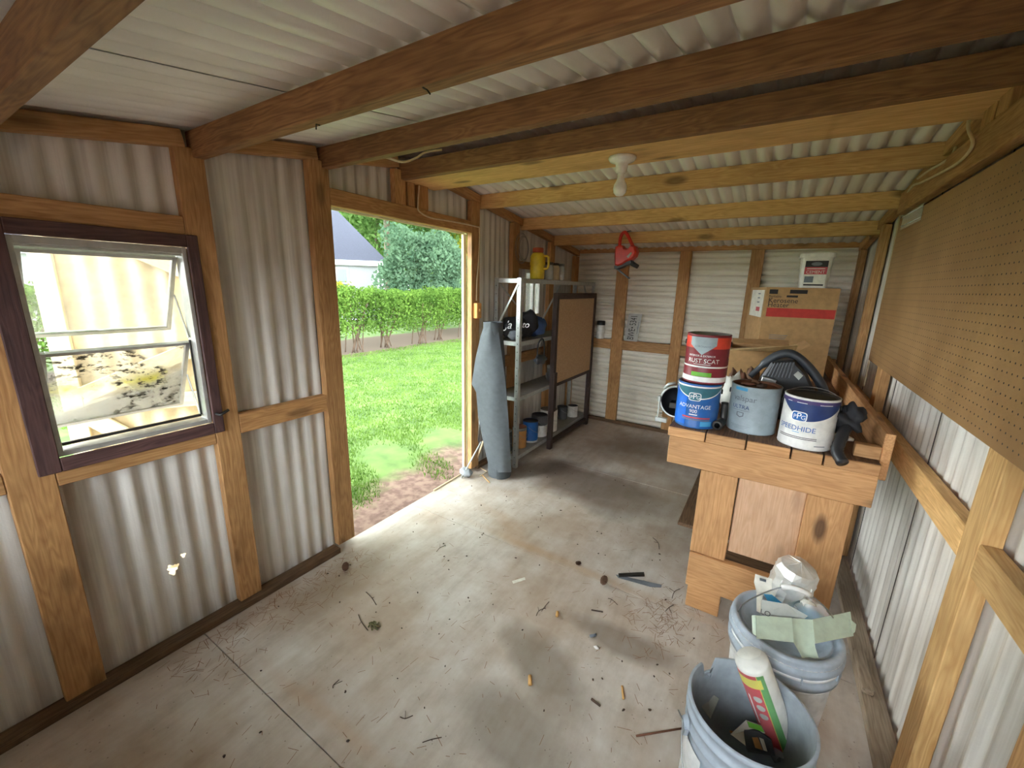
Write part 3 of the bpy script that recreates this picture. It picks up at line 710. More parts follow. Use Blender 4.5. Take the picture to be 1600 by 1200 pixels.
def ppg(root, r, th0, s_, z_, size, back='label_teal'):
    f = wrapfn(r+.0012, th0); a = size*1.35; b = size*.95; pts = []
    for i in range(32):
        t = 2*PI*i/32; c_, d = math.cos(t), math.sin(t); pts.append((s_+a*math.copysign(abs(c_)**.45, c_), z_+b*math.copysign(abs(d)**.45, d)))
    vo = [f(*p) for p in pts]; vi = [wrapfn(r+.0016, th0)(s_+(p[0]-s_)*.88, z_+(p[1]-z_)*.84) for p in pts]
    lg = MB().add(vo+[f(s_, z_)], [(i, (i+1) % 32, 32) for i in range(32)]).build('logo', 'ink_white', root)
    MB().add(vi+[wrapfn(r+.0016, th0)(s_, z_)], [(i, (i+1) % 32, 32) for i in range(32)]).build('logo_field', back, root)
    g2 = wrapfn(r+.0021, th0)
    text_mesh('P', size*1.15, lambda x, y: g2(s_-size*.72+x, z_-size*.12+y), 'lettering', 'ink_white', root)
    text_mesh('P', size*1.7, lambda x, y: g2(s_-size*.02+x, z_+size*.05+y), 'lettering', 'ink_white', root)
    text_mesh('G', size*1.15, lambda x, y: g2(s_+size*.74+x, z_-size*.14+y), 'lettering', 'ink_white', root)
def wtext(body, size, r, th0, s_, z_, mat, root, **k):
    g2 = wrapfn(r+.0018, th0); return text_mesh(body, size, lambda x, y: g2(s_+x, z_+y), 'lettering', mat, root, **k)
CG = 'paint cans on the workbench'
R_ = .089; H_ = .2
# blue can
c1, t1 = paint_can('blue paint can with round white-edged logo at the bench corner', (-.232, 1.975, BT), R_, H_, 'label_blue', 0, CG, bail=False)
band('label_panel', R_+.0004, t1, -.13, .13, lambda s_: .135+s_*s_*3.2, .183, 'label_teal', c1); band('label_stripe', R_+.0008, t1, -.13, .13, lambda s_: .132+s_*s_*3.2, lambda s_: .137+s_*s_*3.2, 'ink_white', c1)
band('label_panel', R_+.0005, t1, -.13, -.045, .012, lambda s_: .131+s_*s_*3.2, 'label_bright_blue', c1); band('label_stripe', R_+.0008, t1, -.06, .06, .045, .052, 'pink_red', c1); band('label_stripe', R_+.0008, t1, -.06, .06, .037, .041, 'fabric_grey', c1)
band('label_band', R_+.0005, t1, -.27, .27, .183, .19, 'ink_white', c1); band('label_panel', R_+.0006, t1, .02, .07, .012, .034, 'label_sky', c1)
ppg(c1, R_, t1, -.014, .142, .019)
wtext('ADVANTAGE', .0235, R_, t1, -.012, .098, 'ink_white', c1); wtext('900', .022, R_, t1, -.014, .077, 'ink_white', c1); band('label_stripe', R_+.0008, t1, -.03, .004, .060, .064, 'ink_white', c1)
# red rust-paint can standing on the blue one
c2, t2 = paint_can('maroon and red rust paint can stacked on the blue can', (-.222, 1.985, BT+H_), .088, .212, 'label_maroon', 0, CG, bail=False)
r = .088
band('label_band', r+.0004, t2, -.27, .27, .152, .200, 'label_redorange', c2); band('label_chevron', r+.0009, t2, -.075, .035, lambda s_: .125+abs(s_+.02)*.75, .200, 'label_greyblue', c2, 24)
band('label_band', r+.0004, t2, -.27, .27, .070, .077, 'ink_white', c2); band('label_band', r+.0004, t2, -.27, .27, .008, .030, 'ink_white', c2); band('label_panel', r+.0008, t2, -.055, .028, .032, .050, 'label_green', c2)
band('label_stripe', r+.0008, t2, -.05, .02, .083, .085, 'ink_white', c2)
wtext('CORONADO', .011, r, t2, -.02, .160, 'ink_grey', c2); wtext('INTERIOR & EXTERIOR', .011, r, t2, -.02, .120, 'ink_white', c2); wtext('RUST SCAT', .026, r, t2, -.012, .098, 'ink_white', c2)
# grey-blue can
c3, t3 = paint_can('pale grey paint can with rusty lid between two printed cans', (-.015, 2.04, BT), .096, .205, 'label_greyblue', 0, CG, 'rust', bail=False)
r = .096
band('label_panel', r+.0004, t3, -.085, -.03, .183, .196, 'label_sky', c3); wtext('valspar', .034, r, t3, -.038, .150, 'ink_grey', c3); wtext('ULTRA', .024, r, t3, -.05, .112, 'label_navy', c3)
band('label_stripe', r+.0008, t3, -.085, -.01, .097, .0985, 'ink_grey', c3); band('label_shield', r+.0008, t3, -.062, -.032, lambda s_: .066+abs(s_+.047)*.5, .090, 'ink_grey', c3, 10); band('label_shield', r+.0012, t3, -.058, -.036, lambda s_: .071+abs(s_+.047)*.5, .087, 'label_greyblue', c3, 10)
for k in range(3): band('label_stripe', r+.0008, t3, -.085+.01*k, .0-.01*k, .03-.006*k, .031-.006*k, 'ink_grey', c3)
# white and navy can with its bail up
c4, t4 = paint_can('white paint can with navy swoosh, purple rim and raised wire handle', (.178, 1.963, BT), .092, .205, 'paint_white', 0, CG, 'dark_steel')
r = .092
band('label_panel', r+.0004, t4, -.14, .14, lambda s_: .112+max(0, s_+.02)**2*3.0+max(0, -s_-.02)*.75, .180, 'label_navy', c4, 40); band('label_band', r+.0005, t4, -.27, .27, .178, .194, 'label_purple', c4)
for a, b in ((-.085, -.065), (-.045, -.01), (.03, .075)): band('label_stripe', r+.001, t4, a, b, .181, .183, 'ink_white', c4)
ppg(c4, r, t4, -.03, .128, .020, 'label_blue'); wtext('SPEEDHIDE', .0275, r, t4, -.036, .080, 'label_blue', c4)
for k in range(2): band('label_stripe', r+.0008, t4, -.10, .04, lambda s_, k=k: .046-.006*k+s_*.02, lambda s_, k=k: .0485-.006*k+s_*.02, 'ink_dark', c4)
band('label_stripe', r+.0008, t4, -.045, -.02, .064, .066, 'label_sky', c4); band('label_stripe', r+.0008, t4, .035, .075, .018, .021, 'ink_grey', c4)

# ------------------------------------------------------------------ clutter on the bench
# round lamp-like housing with a steel rim at the corner
pc = at(1056, 628, 1, 2.16)
rh = thing('round_housing', 'round black-lined steel housing with bracket at bench edge', 'metal housing', (pc.x, pc.y, BT))
zc = pc.z-BT; ax = Vector((-.12, -1, .05)).normalized()
MB().lathe([(.074, 0), (.080, .004), (.083, .0), (.083, -.012), (.078, -.016), (.07, -.07), (.04, -.10), (0, -.105)], 36, (0, 0, zc), ax).build('shell', 'galvanised', rh)
MB().lathe([(.0735, -.001), (.068, -.04), (.05, -.07), (0, -.08)], 36, (0, 0, zc), ax).build('lining', 'black_plastic', rh)
MB().box(-.088, -.074, -.012, .012, zc-.01, zc+.02).box(-.09, -.03, -.02, .0, zc-.115, zc-.09).box(-.082, -.074, -.014, -.006, zc-.10, zc-.0).build('bracket', 'galvanised', rh)
MB().box(-.03, .05, .0, .06, 0.001, max(.03, zc-.085)).build('base', 'dark_steel', rh)
MB().tube([(-.06, -.01, zc+.065), (-.04, -.012, zc+.09), (-.01, -.01, zc+.10)], .008, 8).build('hinge', 'galvanised', rh)
# elbow pipe
p = at(1121, 664, 1, 1.93); p.z = BT
ep = thing('pipe_elbow', 'dark pipe elbow lying between the blue and grey cans', 'pipe', (p.x, 1.915, BT))
MB().lathe([(.012, 0), (.021, 0), (.022, .006), (.019, .01), (.018, .05), (.019, .075), (.012, .075)], 20, (0, .0, .023), (.15, 1, 0)).build('tube', 'dark_steel', ep)
MB().lathe([(.0125, -.001), (.0125, .06), (0, .06)], 16, (0, 0, .023), (.15, 1, 0)).build('bore', 'black_plastic', ep)
MB().tube(smooth_path([(.012, .07, .023), (.014, .085, .04), (.012, .085, .11)], 4), .015, 10).build('riser', 'dark_steel', ep)
# black power tool with a curved handle
yT = 2.27
pt = thing('power_tool', 'black power tool with curved handle behind the cans', 'power tool', (0.09, yT, BT))
loc = lambda px, py, y=yT: at(px, py, 1, y)-Vector((.09, yT, BT))
hp = smooth_path([loc(1172, 588), loc(1190, 572), loc(1213, 556), loc(1236, 553), loc(1258, 568), loc(1276, 590), loc(1286, 608), loc(1288, 625)], 5)
MB().tube(hp, [.013]*6+[.02]*(len(hp)-6), 12).build('handle', 'grey_black', pt)
ol = [loc(*q, yT-.045) for q in ((1188, 590), (1206, 566), (1240, 562), (1262, 585), (1276, 618), (1240, 640), (1200, 636), (1180, 610))]
MB().prism(ol, (0, .10, 0), .012).build('motor_body', 'black_plastic', pt)
for k in range(7):
    a = loc(1200+k*5.5, 589+k*.3, yT-.05); b = loc(1211+k*5, 567-k*.2, yT-.05); MB().beam(a, b, .005, .010, (0, 1, 0)).build('cooling_rib', 'grey_black', pt)
MB().beam(loc(1190, 592, yT-.06), loc(1212, 598, yT-.06), .03, .03).build('nozzle', 'steel', pt)
MB().prism([loc(*q, yT-.052) for q in ((1240, 586), (1247, 580), (1255, 587), (1248, 594))], (0, .006, 0)).build('tag', 'grey_card', pt)
MB().lathe([(0, 0), (.05, 0), (.05, .10), (.03, .12), (0, .12)], 20, (.05, .03, .001)).build('base', 'black_plastic', pt)
# black hose fitting draped over the front edge
def lump(mb, c_, r3, seed, amp=.25, n=14, m=10):
    rnd = random.Random(seed); ph = [rnd.random()*6.28 for _ in range(6)]; vs = []; fs = []
    for j in range(m+1):
        t = PI*j/m
        for i in range(n):
            a = 2*PI*i/n; d = Vector((math.sin(t)*math.cos(a), math.sin(t)*math.sin(a), math.cos(t)))
            f = 1+amp*(math.sin(d.x*5+ph[0])*math.sin(d.y*6+ph[1])+.7*math.sin(d.z*6+ph[2]+d.x*4))
            vs.append((c_[0]+d.x*r3[0]*f, c_[1]+d.y*r3[1]*f, c_[2]+d.z*r3[2]*f))
    for j in range(m):
        for i in range(n): fs.append((j*n+i, j*n+(i+1) % n, (j+1)*n+(i+1) % n, (j+1)*n+i))
    return mb.add(vs, fs, None, True)
p0 = at(1326, 655, 1, 1.96)
bh = thing('black_hose', 'black ribbed hose end drooping beside the white can', 'hose', (p0.x, 1.96, BT))
hl = lambda px, py, y: at(px, py, 1, y)-Vector((p0.x, 1.96, BT))
lump(MB(), hl(1326, 655, 1.96), (.045, .045, .05), 3, .35, 20, 14).build('cuff', 'fabric_black', bh)
q = smooth_path([hl(1325, 660, 1.95), hl(1312, 690, 1.90), hl(1308, 706, 1.875), hl(1317, 724, 1.838)], 5)
MB().tube(q, [.019 if i % 2 else .021 for i in range(len(q))], 12).build('tube', 'black_plastic', bh)
# scraps on and behind the grey can
for k, (px, py, y, mt, lbl) in enumerate(((1150, 583, 2.27, 'scrap_wood', 'brown wood offcut leaning upright behind the grey can'), (1163, 588, 2.24, 'rust', 'rusty metal chunk behind the grey can'), (1147, 590, 2.20, 'foam_white', 'pale crumpled rag beside the red can'), (1178, 578, 2.42, 'scrap_wood', 'short dark wood offcut in front of the open carton'))):
    p = at(px, py, 1, y); hh = p.z-BT
    mb = MB(); lump(mb, (0, 0, hh/2+.012), (.04, .03, hh/2+.004), 20+k, .22, 12, 8); o = mb.build(['wood_offcut', 'metal_chunk', 'rag', 'wood_offcut'][k], mt, None, (p.x, y, BT)); tag(o, lbl, ['offcut', 'scrap metal', 'rag', 'offcut'][k])
for k, (dx, dy, rot, mt, nm, lbl) in enumerate(((-.03, -.02, .4, 'rust', 'rusty_washer', 'rusty washer lying on the grey can lid'), (.02, -.03, 1.1, 'chip_dark', 'dark_chip', 'dark flake lying on the grey can lid'), (-.005, .035, 2.0, 'scrap_wood', 'wood_chip', 'brown wood chip lying on the grey can lid'))):
    mb = MB(); lump(mb, (0, 0, .008), (.028, .016, .008), 40+k, .2, 10, 6); tag(mb.build(nm, mt, None, (-.015+dx, 2.04+dy, BT+.196), (0, 0, rot)), lbl, 'scrap')
tag(MB().box(-.05, .05, -.03, .03, 0, .012, .002).build('folded_paper', 'paper_white', None, (.30, 2.12, BT), (0, 0, .4)), 'pale folded paper behind the white paint can', 'paper')

# cartons
def carton(name, label, corners, z0, z1, th=.004, mat='cardboard'):
    root = thing(name, label, 'box', (corners[0][0], corners[0][1], z0)); o = Vector((corners[0][0], corners[0][1], z0)); return root, o
kb, o_ = carton('heater_carton', 'big cardboard carton with red stripe printed Kerosene Heater', [(-.062, 3.42)], BT, 0)
KA = Vector((0, 0, 0)); KB = Vector((.415, .06, 0)); KD = Vector((-.11, .40, 0)); KH = Vector((0, 0, 1.49-BT))
MB().prism([KA, KB, KB+KD, KD], KH, 0).build('carton_body', 'cardboard', kb)
kn = (KB.normalized()).cross(Vector((0, 0, 1)))*1.0; ku = KB.normalized(); kv = KD.normalized()
if kn.y > 0: kn = -kn
def kf(x, z, e=.0015): return KA+ku*x+Vector((0, 0, z))+kn*e
def krect(name, x0, x1, z0, z1, mat, e=.001): return MB().add([kf(x0, z0, e), kf(x1, z0, e), kf(x1, z1, e), kf(x0, z1, e)], [(0, 1, 2, 3)]).build(name, mat, kb)
HT = KH.z
krect('printed_stripe', .02, .415, HT-.20, HT-.14, 'ink_red'); krect('printed_block', .02, .07, HT-.045, HT-.015, 'ink_dark'); krect('printed_block', .14, .24, HT-.040, HT-.015, 'ink_dark'); krect('printed_block', .125, .19, HT-.066, HT-.052, 'ink_dark')
text_mesh('Portable', .022, lambda x, y: kf(.02+x, HT-.062+y, .002), 'lettering', 'ink_dark', kb, align='LEFT')
text_mesh('Kerosene', .045, lambda x, y: kf(.02+x, HT-.090+y, .002), 'lettering', 'ink_dark', kb, align='LEFT'); text_mesh('Heater', .045, lambda x, y: kf(.02+x, HT-.120+y, .002), 'lettering', 'ink_dark', kb, align='LEFT')
for k in range(7): krect('printed_line', .06, .17-.006*k, .30-.012*k, .304-.012*k, 'ink_grey')
kn2 = Vector((0, 0, 1)).cross(kv)*-1; 
if kn2.x > 0: kn2 = -kn2
def ksf(s_, z, e=.0015): return KA+kv*s_+Vector((0, 0, z))+kn2*e
MB().add([ksf(.03, HT-.21), ksf(.36, HT-.21), ksf(.36, HT-.02), ksf(.03, HT-.02)], [(0, 1, 2, 3)]).build('paper_label', 'paper_white', kb)
MB().add([ksf(.09, HT-.17, .0025), ksf(.19, HT-.17, .0025), ksf(.19, HT-.14, .0025), ksf(.09, HT-.14, .0025)], [(0, 1, 2, 3)]).build('printed_stripe', 'pink_red', kb)
for k in range(3): MB().add([ksf(.12, HT-.05-.03*k, .0025), ksf(.18, HT-.05-.03*k, .0025), ksf(.18, HT-.042-.03*k, .0025), ksf(.12, HT-.042-.03*k, .0025)], [(0, 1, 2, 3)]).build('printed_line', 'ink_grey', kb)
# white pail of cement on the carton
pl_ = thing('cement_pail', 'white lidded plastic pail with black and red label on the carton', 'pail', (.20, 3.58, 1.491))
def rsq(w_, z, n=28, p=.35): return [(w_*math.copysign(abs(math.cos(2*PI*i/n))**p, math.cos(2*PI*i/n)), w_*math.copysign(abs(math.sin(2*PI*i/n))**p, math.sin(2*PI*i/n)), z) for i in range(n)]
def loft(rings, cap=True):
    n = len(rings[0]); vs = [v for r_ in rings for v in r_]; fs = [(j*n+i, j*n+(i+1) % n, (j+1)*n+(i+1) % n, (j+1)*n+i) for j in range(len(rings)-1) for i in range(n)]
    if cap: fs += [tuple(range(n))[::-1], tuple(range((len(rings)-1)*n, len(rings)*n))]
    return MB().add(vs, fs, None, False)
loft([rsq(.080, 0), rsq(.092, .20)]).build('body', 'pail_white', pl_); loft([rsq(.098, .195), rsq(.100, .200), rsq(.100, .222), rsq(.094, .229)]).build('lid', 'pail_white', pl_)
pw = lambda x, z, e=.0: Vector((x, -.0805-.0585*z-e, z))
def prect(nm, x0, x1, z0, z1, mat, e): MB().add([pw(x0, z0, e), pw(x1, z0, e), pw(x1, z1, e), pw(x0, z1, e)], [(0, 1, 2, 3)]).build(nm, mat, pl_)
prect('label_sheet', -.062, .062, .012, .175, 'paper_white', .001); prect('label_band', -.062, .062, .135, .175, 'ink_dark', .002); prect('label_band', -.062, .062, .088, .135, 'pink_red', .002); prect('label_picture', -.055, -.005, .035, .075, 'ink_grey', .002); prect('label_band', -.055, .055, .014, .024, 'ink_dark', .002)
text_mesh('CEMENT', .027, lambda x, y: pw(x, .102+y, .003), 'lettering', 'paper_white', pl_); prect('printed_line', -.05, .05, .122, .127, 'paper_white', .003)
MB().lathe([(.034, 0), (.034, .001)], 20, pw(0, .155, .003), (0, -1, 0)).lathe([(0, .001), (.034, .001)], 20).build('label_oval', 'ink_grey', pl_) if 0 else MB().add([Vector((0, 0, 0))+pw(.03*math.cos(2*PI*i/20), .155+.012*math.sin(2*PI*i/20), .003) for i in range(20)], [tuple(range(20))]).build('label_oval', 'ink_grey', pl_)
# open carton in front
ob = thing('open_carton', 'plain open cardboard carton with raised flaps', 'box', (-.035, 2.86, BT), .06)
hw, hd, hh, th = .155, .14, .27, .004
for nm, a in (('carton_side', (-hw, hw, -hd, -hd+th)), ('carton_side', (-hw, hw, hd-th, hd)), ('carton_side', (-hw, -hw+th, -hd+th, hd-th)), ('carton_side', (hw-th, hw, -hd+th, hd-th))): bd(nm, *a, .001, hh, 'cardboard', ob, .0005)
bd('carton_bottom', -hw+th, hw-th, -hd+th, hd-th, .001, .005, 'cardboard', ob, .0005)
def flap(pts, mat='cardboard_lit'): MB().prism(pts, (Vector(pts[1])-Vector(pts[0])).cross(Vector(pts[2])-Vector(pts[0])).normalized()*.003).build('flap', mat, ob)  # default paler card paints the light from above onto the front flap
flap([(-hw, -hd, hh), (hw, -hd, hh), (hw, -hd-.09, hh+.055), (-hw, -hd-.09, hh+.0)]); flap([(-hw, hd, hh), (hw, hd, hh), (hw, hd+.09, hh+.03), (-hw, hd+.09, hh+.02)], 'cardboard'); flap([(hw, -hd, hh), (hw, hd, hh), (hw+.07, hd, hh+.05), (hw+.07, -hd, hh+.05)], 'cardboard'); flap([(-hw, -hd, hh), (-hw, hd, hh), (-hw-.03, hd, hh-.11), (-hw-.03, -hd, hh-.11)], 'cardboard')

# ------------------------------------------------------------------ pegboard and wall fittings
pb = thing('pegboard', 'brown perforated hardboard sheet on the right wall', 'pegboard', (XR-.012, .6, 1.105))
PY0, PY1, PZ0, PZ1 = .6, 2.955, 1.108, 1.835
MB().box(-.006, .006, 0, PY1-PY0, 0, PZ1-PZ0, .001).build('board', 'hardboard', pb)
hp_ = []; fs_ = []
for i in range(1, int((PY1-PY0)/.0254)):
    for j in range(1, int((PZ1-PZ0)/.0254)):
        y, z = i*.0254, j*.0254; o = len(hp_)
        for k in range(6): hp_.append((-.0066, y+.0028*math.cos(k*PI/3), z+.0028*math.sin(k*PI/3)))
        fs_.append(tuple(range(o, o+6)))
hh_ = MB().add(hp_, fs_).build('peg_holes', 'ink_dark', pb); hh_['kind'] = 'stuff'
ps = thing('plastic_sleeve', 'clear plastic sleeve hooked on the top corner of the pegboard', 'plastic sleeve', (XR-.022, 2.52, 1.77))
MB().box(-.0012, .0, 0, .34, 0, .07, .0004).build('sleeve', 'clear_plastic', ps)
for z_ in (.012, .058): MB().tube([(-.0025, 0, z_), (-.0025, .34, z_+.004)], .0015, 6).build('sleeve_edge', 'ink_white', ps)
def cable(label, pts, r=.005, mat='cable_beige'):
    c_ = pts[0]; tag(MB().tube(smooth_path([Vector(p)-Vector(c_) for p in pts], 5), r, 8).build('cable', mat, None, c_), label, 'cable')
cable('beige cable running along the upper rail of the right wall', [at(1516, 171, 0, XR-.05), at(1513, 200, 0, XR-.05), at(1520, 226, 0, XR-.048), at(1500, 252, 0, XR-.046), at(1470, 270, 0, XR-.046), at(1440, 285, 0, XR-.046), at(1424, 293, 0, XR-.046), (XR-.01, 3.02, 1.9), (XR-.008, 3.01, 1.7), (XR-.008, 2.99, 1.4), (XR-.008, 2.98, .95)])
cable('thin beige cable stub looping behind the upper rail', [at(1493, 230, 0, XR-.02), at(1486, 245, 0, XR-.03), at(1470, 256, 0, XR-.045), at(1452, 266, 0, XR-.045), at(1434, 279, 0, XR-.045)], .0045)
cable('beige cable stapled from the soffit over the door header to the switch', [at(655, 290, 0, XL+.008), at(653, 318, 0, XL+.008), at(655, 330, 0, XL+.008), at(672, 340, 0, XL+.008), at(700, 345, 0, XL+.008), at(744, 354, 0, XL+.008), at(749, 360, 0, XL+.008), at(748, 405, 0, XL+.008), at(745, 440, 0, XL+.008), at(744.5, 470, 0, XL+.008)])
cable('beige cable sagging behind the purlin above the doorway', [at(585, 244, 1, 1.36), at(600, 245, 1, 1.40), at(628, 253, 1, 1.48), at(648, 248, 1, 1.56), at(665, 238, 1, 1.65), at(690, 234, 1, 1.74)])
sw = thing('switch_box', 'orange-tan switch box on the doorway stud', 'switch box', tuple(at(743, 496, 0, XL)))
bd('box_body', 0, .035, -.028, .028, -.005, .105, 'box_orange', sw, .004); bd('toggle', .035, .044, -.006, .006, .045, .062, 'box_orange', sw, .001)
lm = thing('ceiling_bulb', 'white porcelain lampholder with bare bulb under the soffit board', 'light bulb', (-.655, 1.925, 2.013))
MB().lathe([(0, -.001), (.058, -.001), (.060, -.008), (.052, -.018), (.034, -.024), (.027, -.03), (.024, -.06), (.020, -.066), (0, -.066)], 32).build('holder', 'white_porcelain', lm)
MB().lathe([(.0135, -.066), (.014, -.082), (.018, -.095), (.027, -.112), (.030, -.128), (.027, -.145), (.016, -.157), (0, -.160)], 28).build('bulb', 'bulb_glass', lm)

# ------------------------------------------------------------------ back wall things
pp = [at(974.8, 532.5, 1, YF-.012), at(980.7, 490, 1, YF-.012), at(1003.6, 492, 1, YF-.012), at(995, 533.5, 1, YF-.012)]
lp_root = thing('license_plate', 'dented license plate standing on end on the back wall rail', 'license plate', tuple(Vector((pp[0].x, YF-.02, .926))))
L, Wd, tl_ = .285, .138, math.radians(-5)
lpf = lambda s_, t_, e=.0: Vector((t_*math.cos(tl_)-s_*math.sin(tl_), .008+s_*.03-e, t_*math.sin(tl_)*-0+s_*math.cos(tl_)+.0))
def lpm(x, y, e=0): return lpf(x, Wd-y, e)       # plate x runs up, plate y runs left
ol = []
for i, (cx, cy, a0) in enumerate(((L-.01, Wd-.01, 0), (.01, Wd-.01, 90), (.01, .01, 180), (L-.01, .01, 270))):
    for k in range(4): a = math.radians(a0+k*30); ol.append((cx+.01*math.cos(a), cy+.01*math.sin(a)))
MB().prism([lpm(*q) for q in ol], (0, -.002, 0)).build('plate_sheet', 'plate_metal', lp_root)
text_mesh('BWE', .095, lambda x, y: lpm(.015+x*.58, Wd*.52+y, .004), 'lettering', 'ink_dark', lp_root, align='LEFT')
text_mesh('5341', .095, lambda x, y: lpm(L-.015+x*.56, Wd*.52+y, .004), 'lettering', 'ink_dark', lp_root, align='RIGHT')
MB().add([lpm(.142+.008*math.cos(a*PI/4), Wd*.55+.009*math.sin(a*PI/4), .004) for a in range(8)], [tuple(range(8))]).build('emblem', 'ink_dark', lp_root)
MB().add([lpm(L*.28, Wd*.10, .004), lpm(L*.72, Wd*.10, .004), lpm(L*.72, Wd*.15, .004), lpm(L*.28, Wd*.15, .004)], [(0, 1, 2, 3)]).build('printed_line', 'ink_grey', lp_root)
th_ = thing('thermos_flask', 'white flask with black lid standing on the back wall rail', 'flask', (at(936, 528, 1, YF-.03).x+.0, YF-.0, .926))
MB().lathe([(0, 0), (.04, 0), (.042, .004), (.042, .14), (.038, .145), (0, .145)], 24, (0, -.03+.03, 0)).build('body', 'paint_white', th_)
MB().lathe([(.0445, .146), (.0445, .185), (.04, .19), (0, .19)], 24).build('lid', 'black_plastic', th_)
# red tool hanging at the low purlin
yR = 3.61; zr = lambda x, y: (900+x/5.454, 340+y/5.454)
rc = at(975, 400, 1, yR); rt_ = thing('red_power_tool', 'red handheld power tool hanging from the lowest purlin', 'power tool', tuple(rc))
rl = lambda x, y, yy=yR: at(*zr(x, y), 1, yy)-rc
MB().prism([rl(*q, yR-.05) for q in ((330, 250), (352, 236), (390, 236), (400, 258), (440, 262), (470, 232), (500, 240), (514, 290), (500, 330), (470, 358), (430, 372), (392, 396), (352, 412), (326, 404), (324, 330))], (0, .1, 0), .014).build('tool_body', 'red_plastic', rt_)
hp = smooth_path([rl(372, 250), rl(376, 190), rl(392, 140), rl(420, 126), rl(440, 150), rl(462, 195), rl(488, 250)], 4)
MB().tube(hp, .014, 10).build('handle', 'red_plastic', rt_)
MB().prism([rl(*q, yR-.04) for q in ((322, 412), (352, 414), (392, 398), (432, 374), (470, 362), (480, 385), (440, 402), (400, 420), (345, 440), (322, 432))], (0, .08, 0), .008).build('lower_housing', 'black_plastic', rt_)
MB().tube([rl(450, 376), rl(490, 398), rl(528, 420)], [.02, .02, .017], 12).build('grip', 'black_plastic', rt_)
MB().beam(rl(352, 438), rl(456, 520), .012, .03, (0, 1, 0)).build('blade', 'grey_black', rt_)
MB().prism([rl(*q, yR-.054) for q in ((432, 330), (470, 292), (476, 305), (444, 345))], (0, .01, 0)).build('badge', 'grey_card', rt_)
MB().tube([rl(412, 124), rl(440, 118), rl(470, 112)], .003, 6).build('hook', 'dark_steel', rt_)

# ------------------------------------------------------------------ steel shelving and what stands on it
SX0, SX1, SY0, SY1, SH = -1.842, -1.605, 2.68, 4.18, 1.515
sf = thing('steel_shelving', 'galvanised steel shelving unit beside the doorway', 'shelf', (SX0, SY0, 0)); SO = Vector((SX0, SY0, 0))
def sb(nm, x0, x1, y0, y1, z0, z1, mat='galvanised'): return bd(nm, x0-SX0, x1-SX0, y0-SY0, y1-SY0, z0, z1, mat, sf, .0008)
for x in (SX0, SX1):
    for y in (SY0, SY1):
        s1 = 1 if x == SX0 else -1; s2 = 1 if y == SY0 else -1
        a = sb('post', *sorted((x, x+s1*.034)), *sorted((y, y+s2*.003)), 0, SH); sb('post_flange', *sorted((x, x+s1*.003)), *sorted((y+s2*.003, y+s2*.034)), 0, SH)
        for k in range(0, 48): 
            if y == SY0 and k % 2 == 0:
                MB().add([(x+s1*.017-SX0+.0035*math.cos(t*PI/3), -.0006, .03+k*.031+.005*math.sin(t*PI/3)) for t in range(6)], [tuple(range(6))]).build('slot', 'ink_dark', sf)
for z in (.10, .60, 1.04, SH-.004):
    sb('shelf_deck', SX0+.004, SX1-.004, SY0+.004, SY1-.004, z-.003, z, 'shelf_top')
    sb('shelf_lip', SX1-.0035, SX1-.001, SY0+.035, SY1-.035, z-.034, z-.003); sb('shelf_lip', SX0+.035, SX1-.035, SY0+.0035, SY0+.006, z-.034, z-.003); sb('shelf_lip', SX0+.035, SX1-.035, SY1-.006, SY1-.0035, z-.034, z-.003)
def br(p, q): MB().beam(Vector(p)-SO, Vector(q)-SO, .004, .016, (0, 0, 1)).build('brace', 'galvanised', sf)
br((SX1-.02, SY0-.004, 1.475), (SX0+.02, SY0-.004, 1.12)); br((SX0+.03, SY0-.01, 1.40), (SX1-.1, SY0-.01, 1.1)) if 0 else None
for p, q in (((3.36, 1.475), (3.06, 1.20)), ((3.9, 1.475), (4.1, 1.2))):
    MB().beam(Vector((SX1-.006, p[0], p[1]))-SO, Vector((SX1-.006, q[0], q[1]))-SO, .004, .016, (1, 0, 0)).build('brace', 'galvanised', sf)
MB().beam(Vector((SX0+.006, 2.75, 1.47))-SO, Vector((SX0+.006, 3.3, 1.1))-SO, .004, .016, (1, 0, 0)).build('brace', 'galvanised', sf)
# top shelf
jg = thing('yellow_jug', 'yellow plastic jug with red cap on the top shelf', 'jug', (-1.675, 3.05, SH))
MB().lathe([(0, 0), (.052, 0), (.058, .006), (.060, .09), (.056, .10), (.062, .11), (.062, .17), (.048, .20), (.040, .205), (0, .205)], 24).build('body', 'yellow_plastic', jg); MB().lathe([(.042, .206), (.044, .21), (.044, .238), (.04, .243), (0, .243)], 24).build('cap', 'cap_red', jg)
MB().tube(smooth_path([(.055, 0, .18), (.095, 0, .17), (.095, 0, .09), (.058, 0, .08)], 4), .009, 8).build('handle', 'yellow_plastic', jg)
for k, (px, lbl) in enumerate(((868, 'clear glass jar with dark lid next to the yellow jug'), (880, 'pale filled glass jar between two clear jars'), (893, 'clear glass jar farthest from the yellow jug'))):
    p = at(px, 436, 2, SH); j = thing('glass_jar', lbl, 'jar', (-1.66, 3.22+.11*k, SH), 0, 'glass jars on the top shelf')
    MB().lathe([(0, 0), (.04, 0), (.043, .005), (.043, .10), (.036, .118), (.036, .122)], 20).build('glass', 'clear_glass' if k != 1 else 'paint_cream', j); MB().lathe([(.038, .120), (.039, .138), (.036, .141), (0, .141)], 20).build('lid', 'dark_steel', j)
# coil hanging on the wall above
cc = at(815, 388, 0, XL+.02); cw = thing('wire_coil', 'coil of pale wire hanging on the corner stud', 'coil', tuple(cc))
mb = MB()
for k in range(4):
    R = .12-.012*k+.004*(k % 2); mb.tube([(.008*k, R*.85*math.cos(2*PI*i/28+k), R*math.sin(2*PI*i/28+k)) for i in range(29)], .0022, 5, False)
mb.build('loops', 'wire', cw)
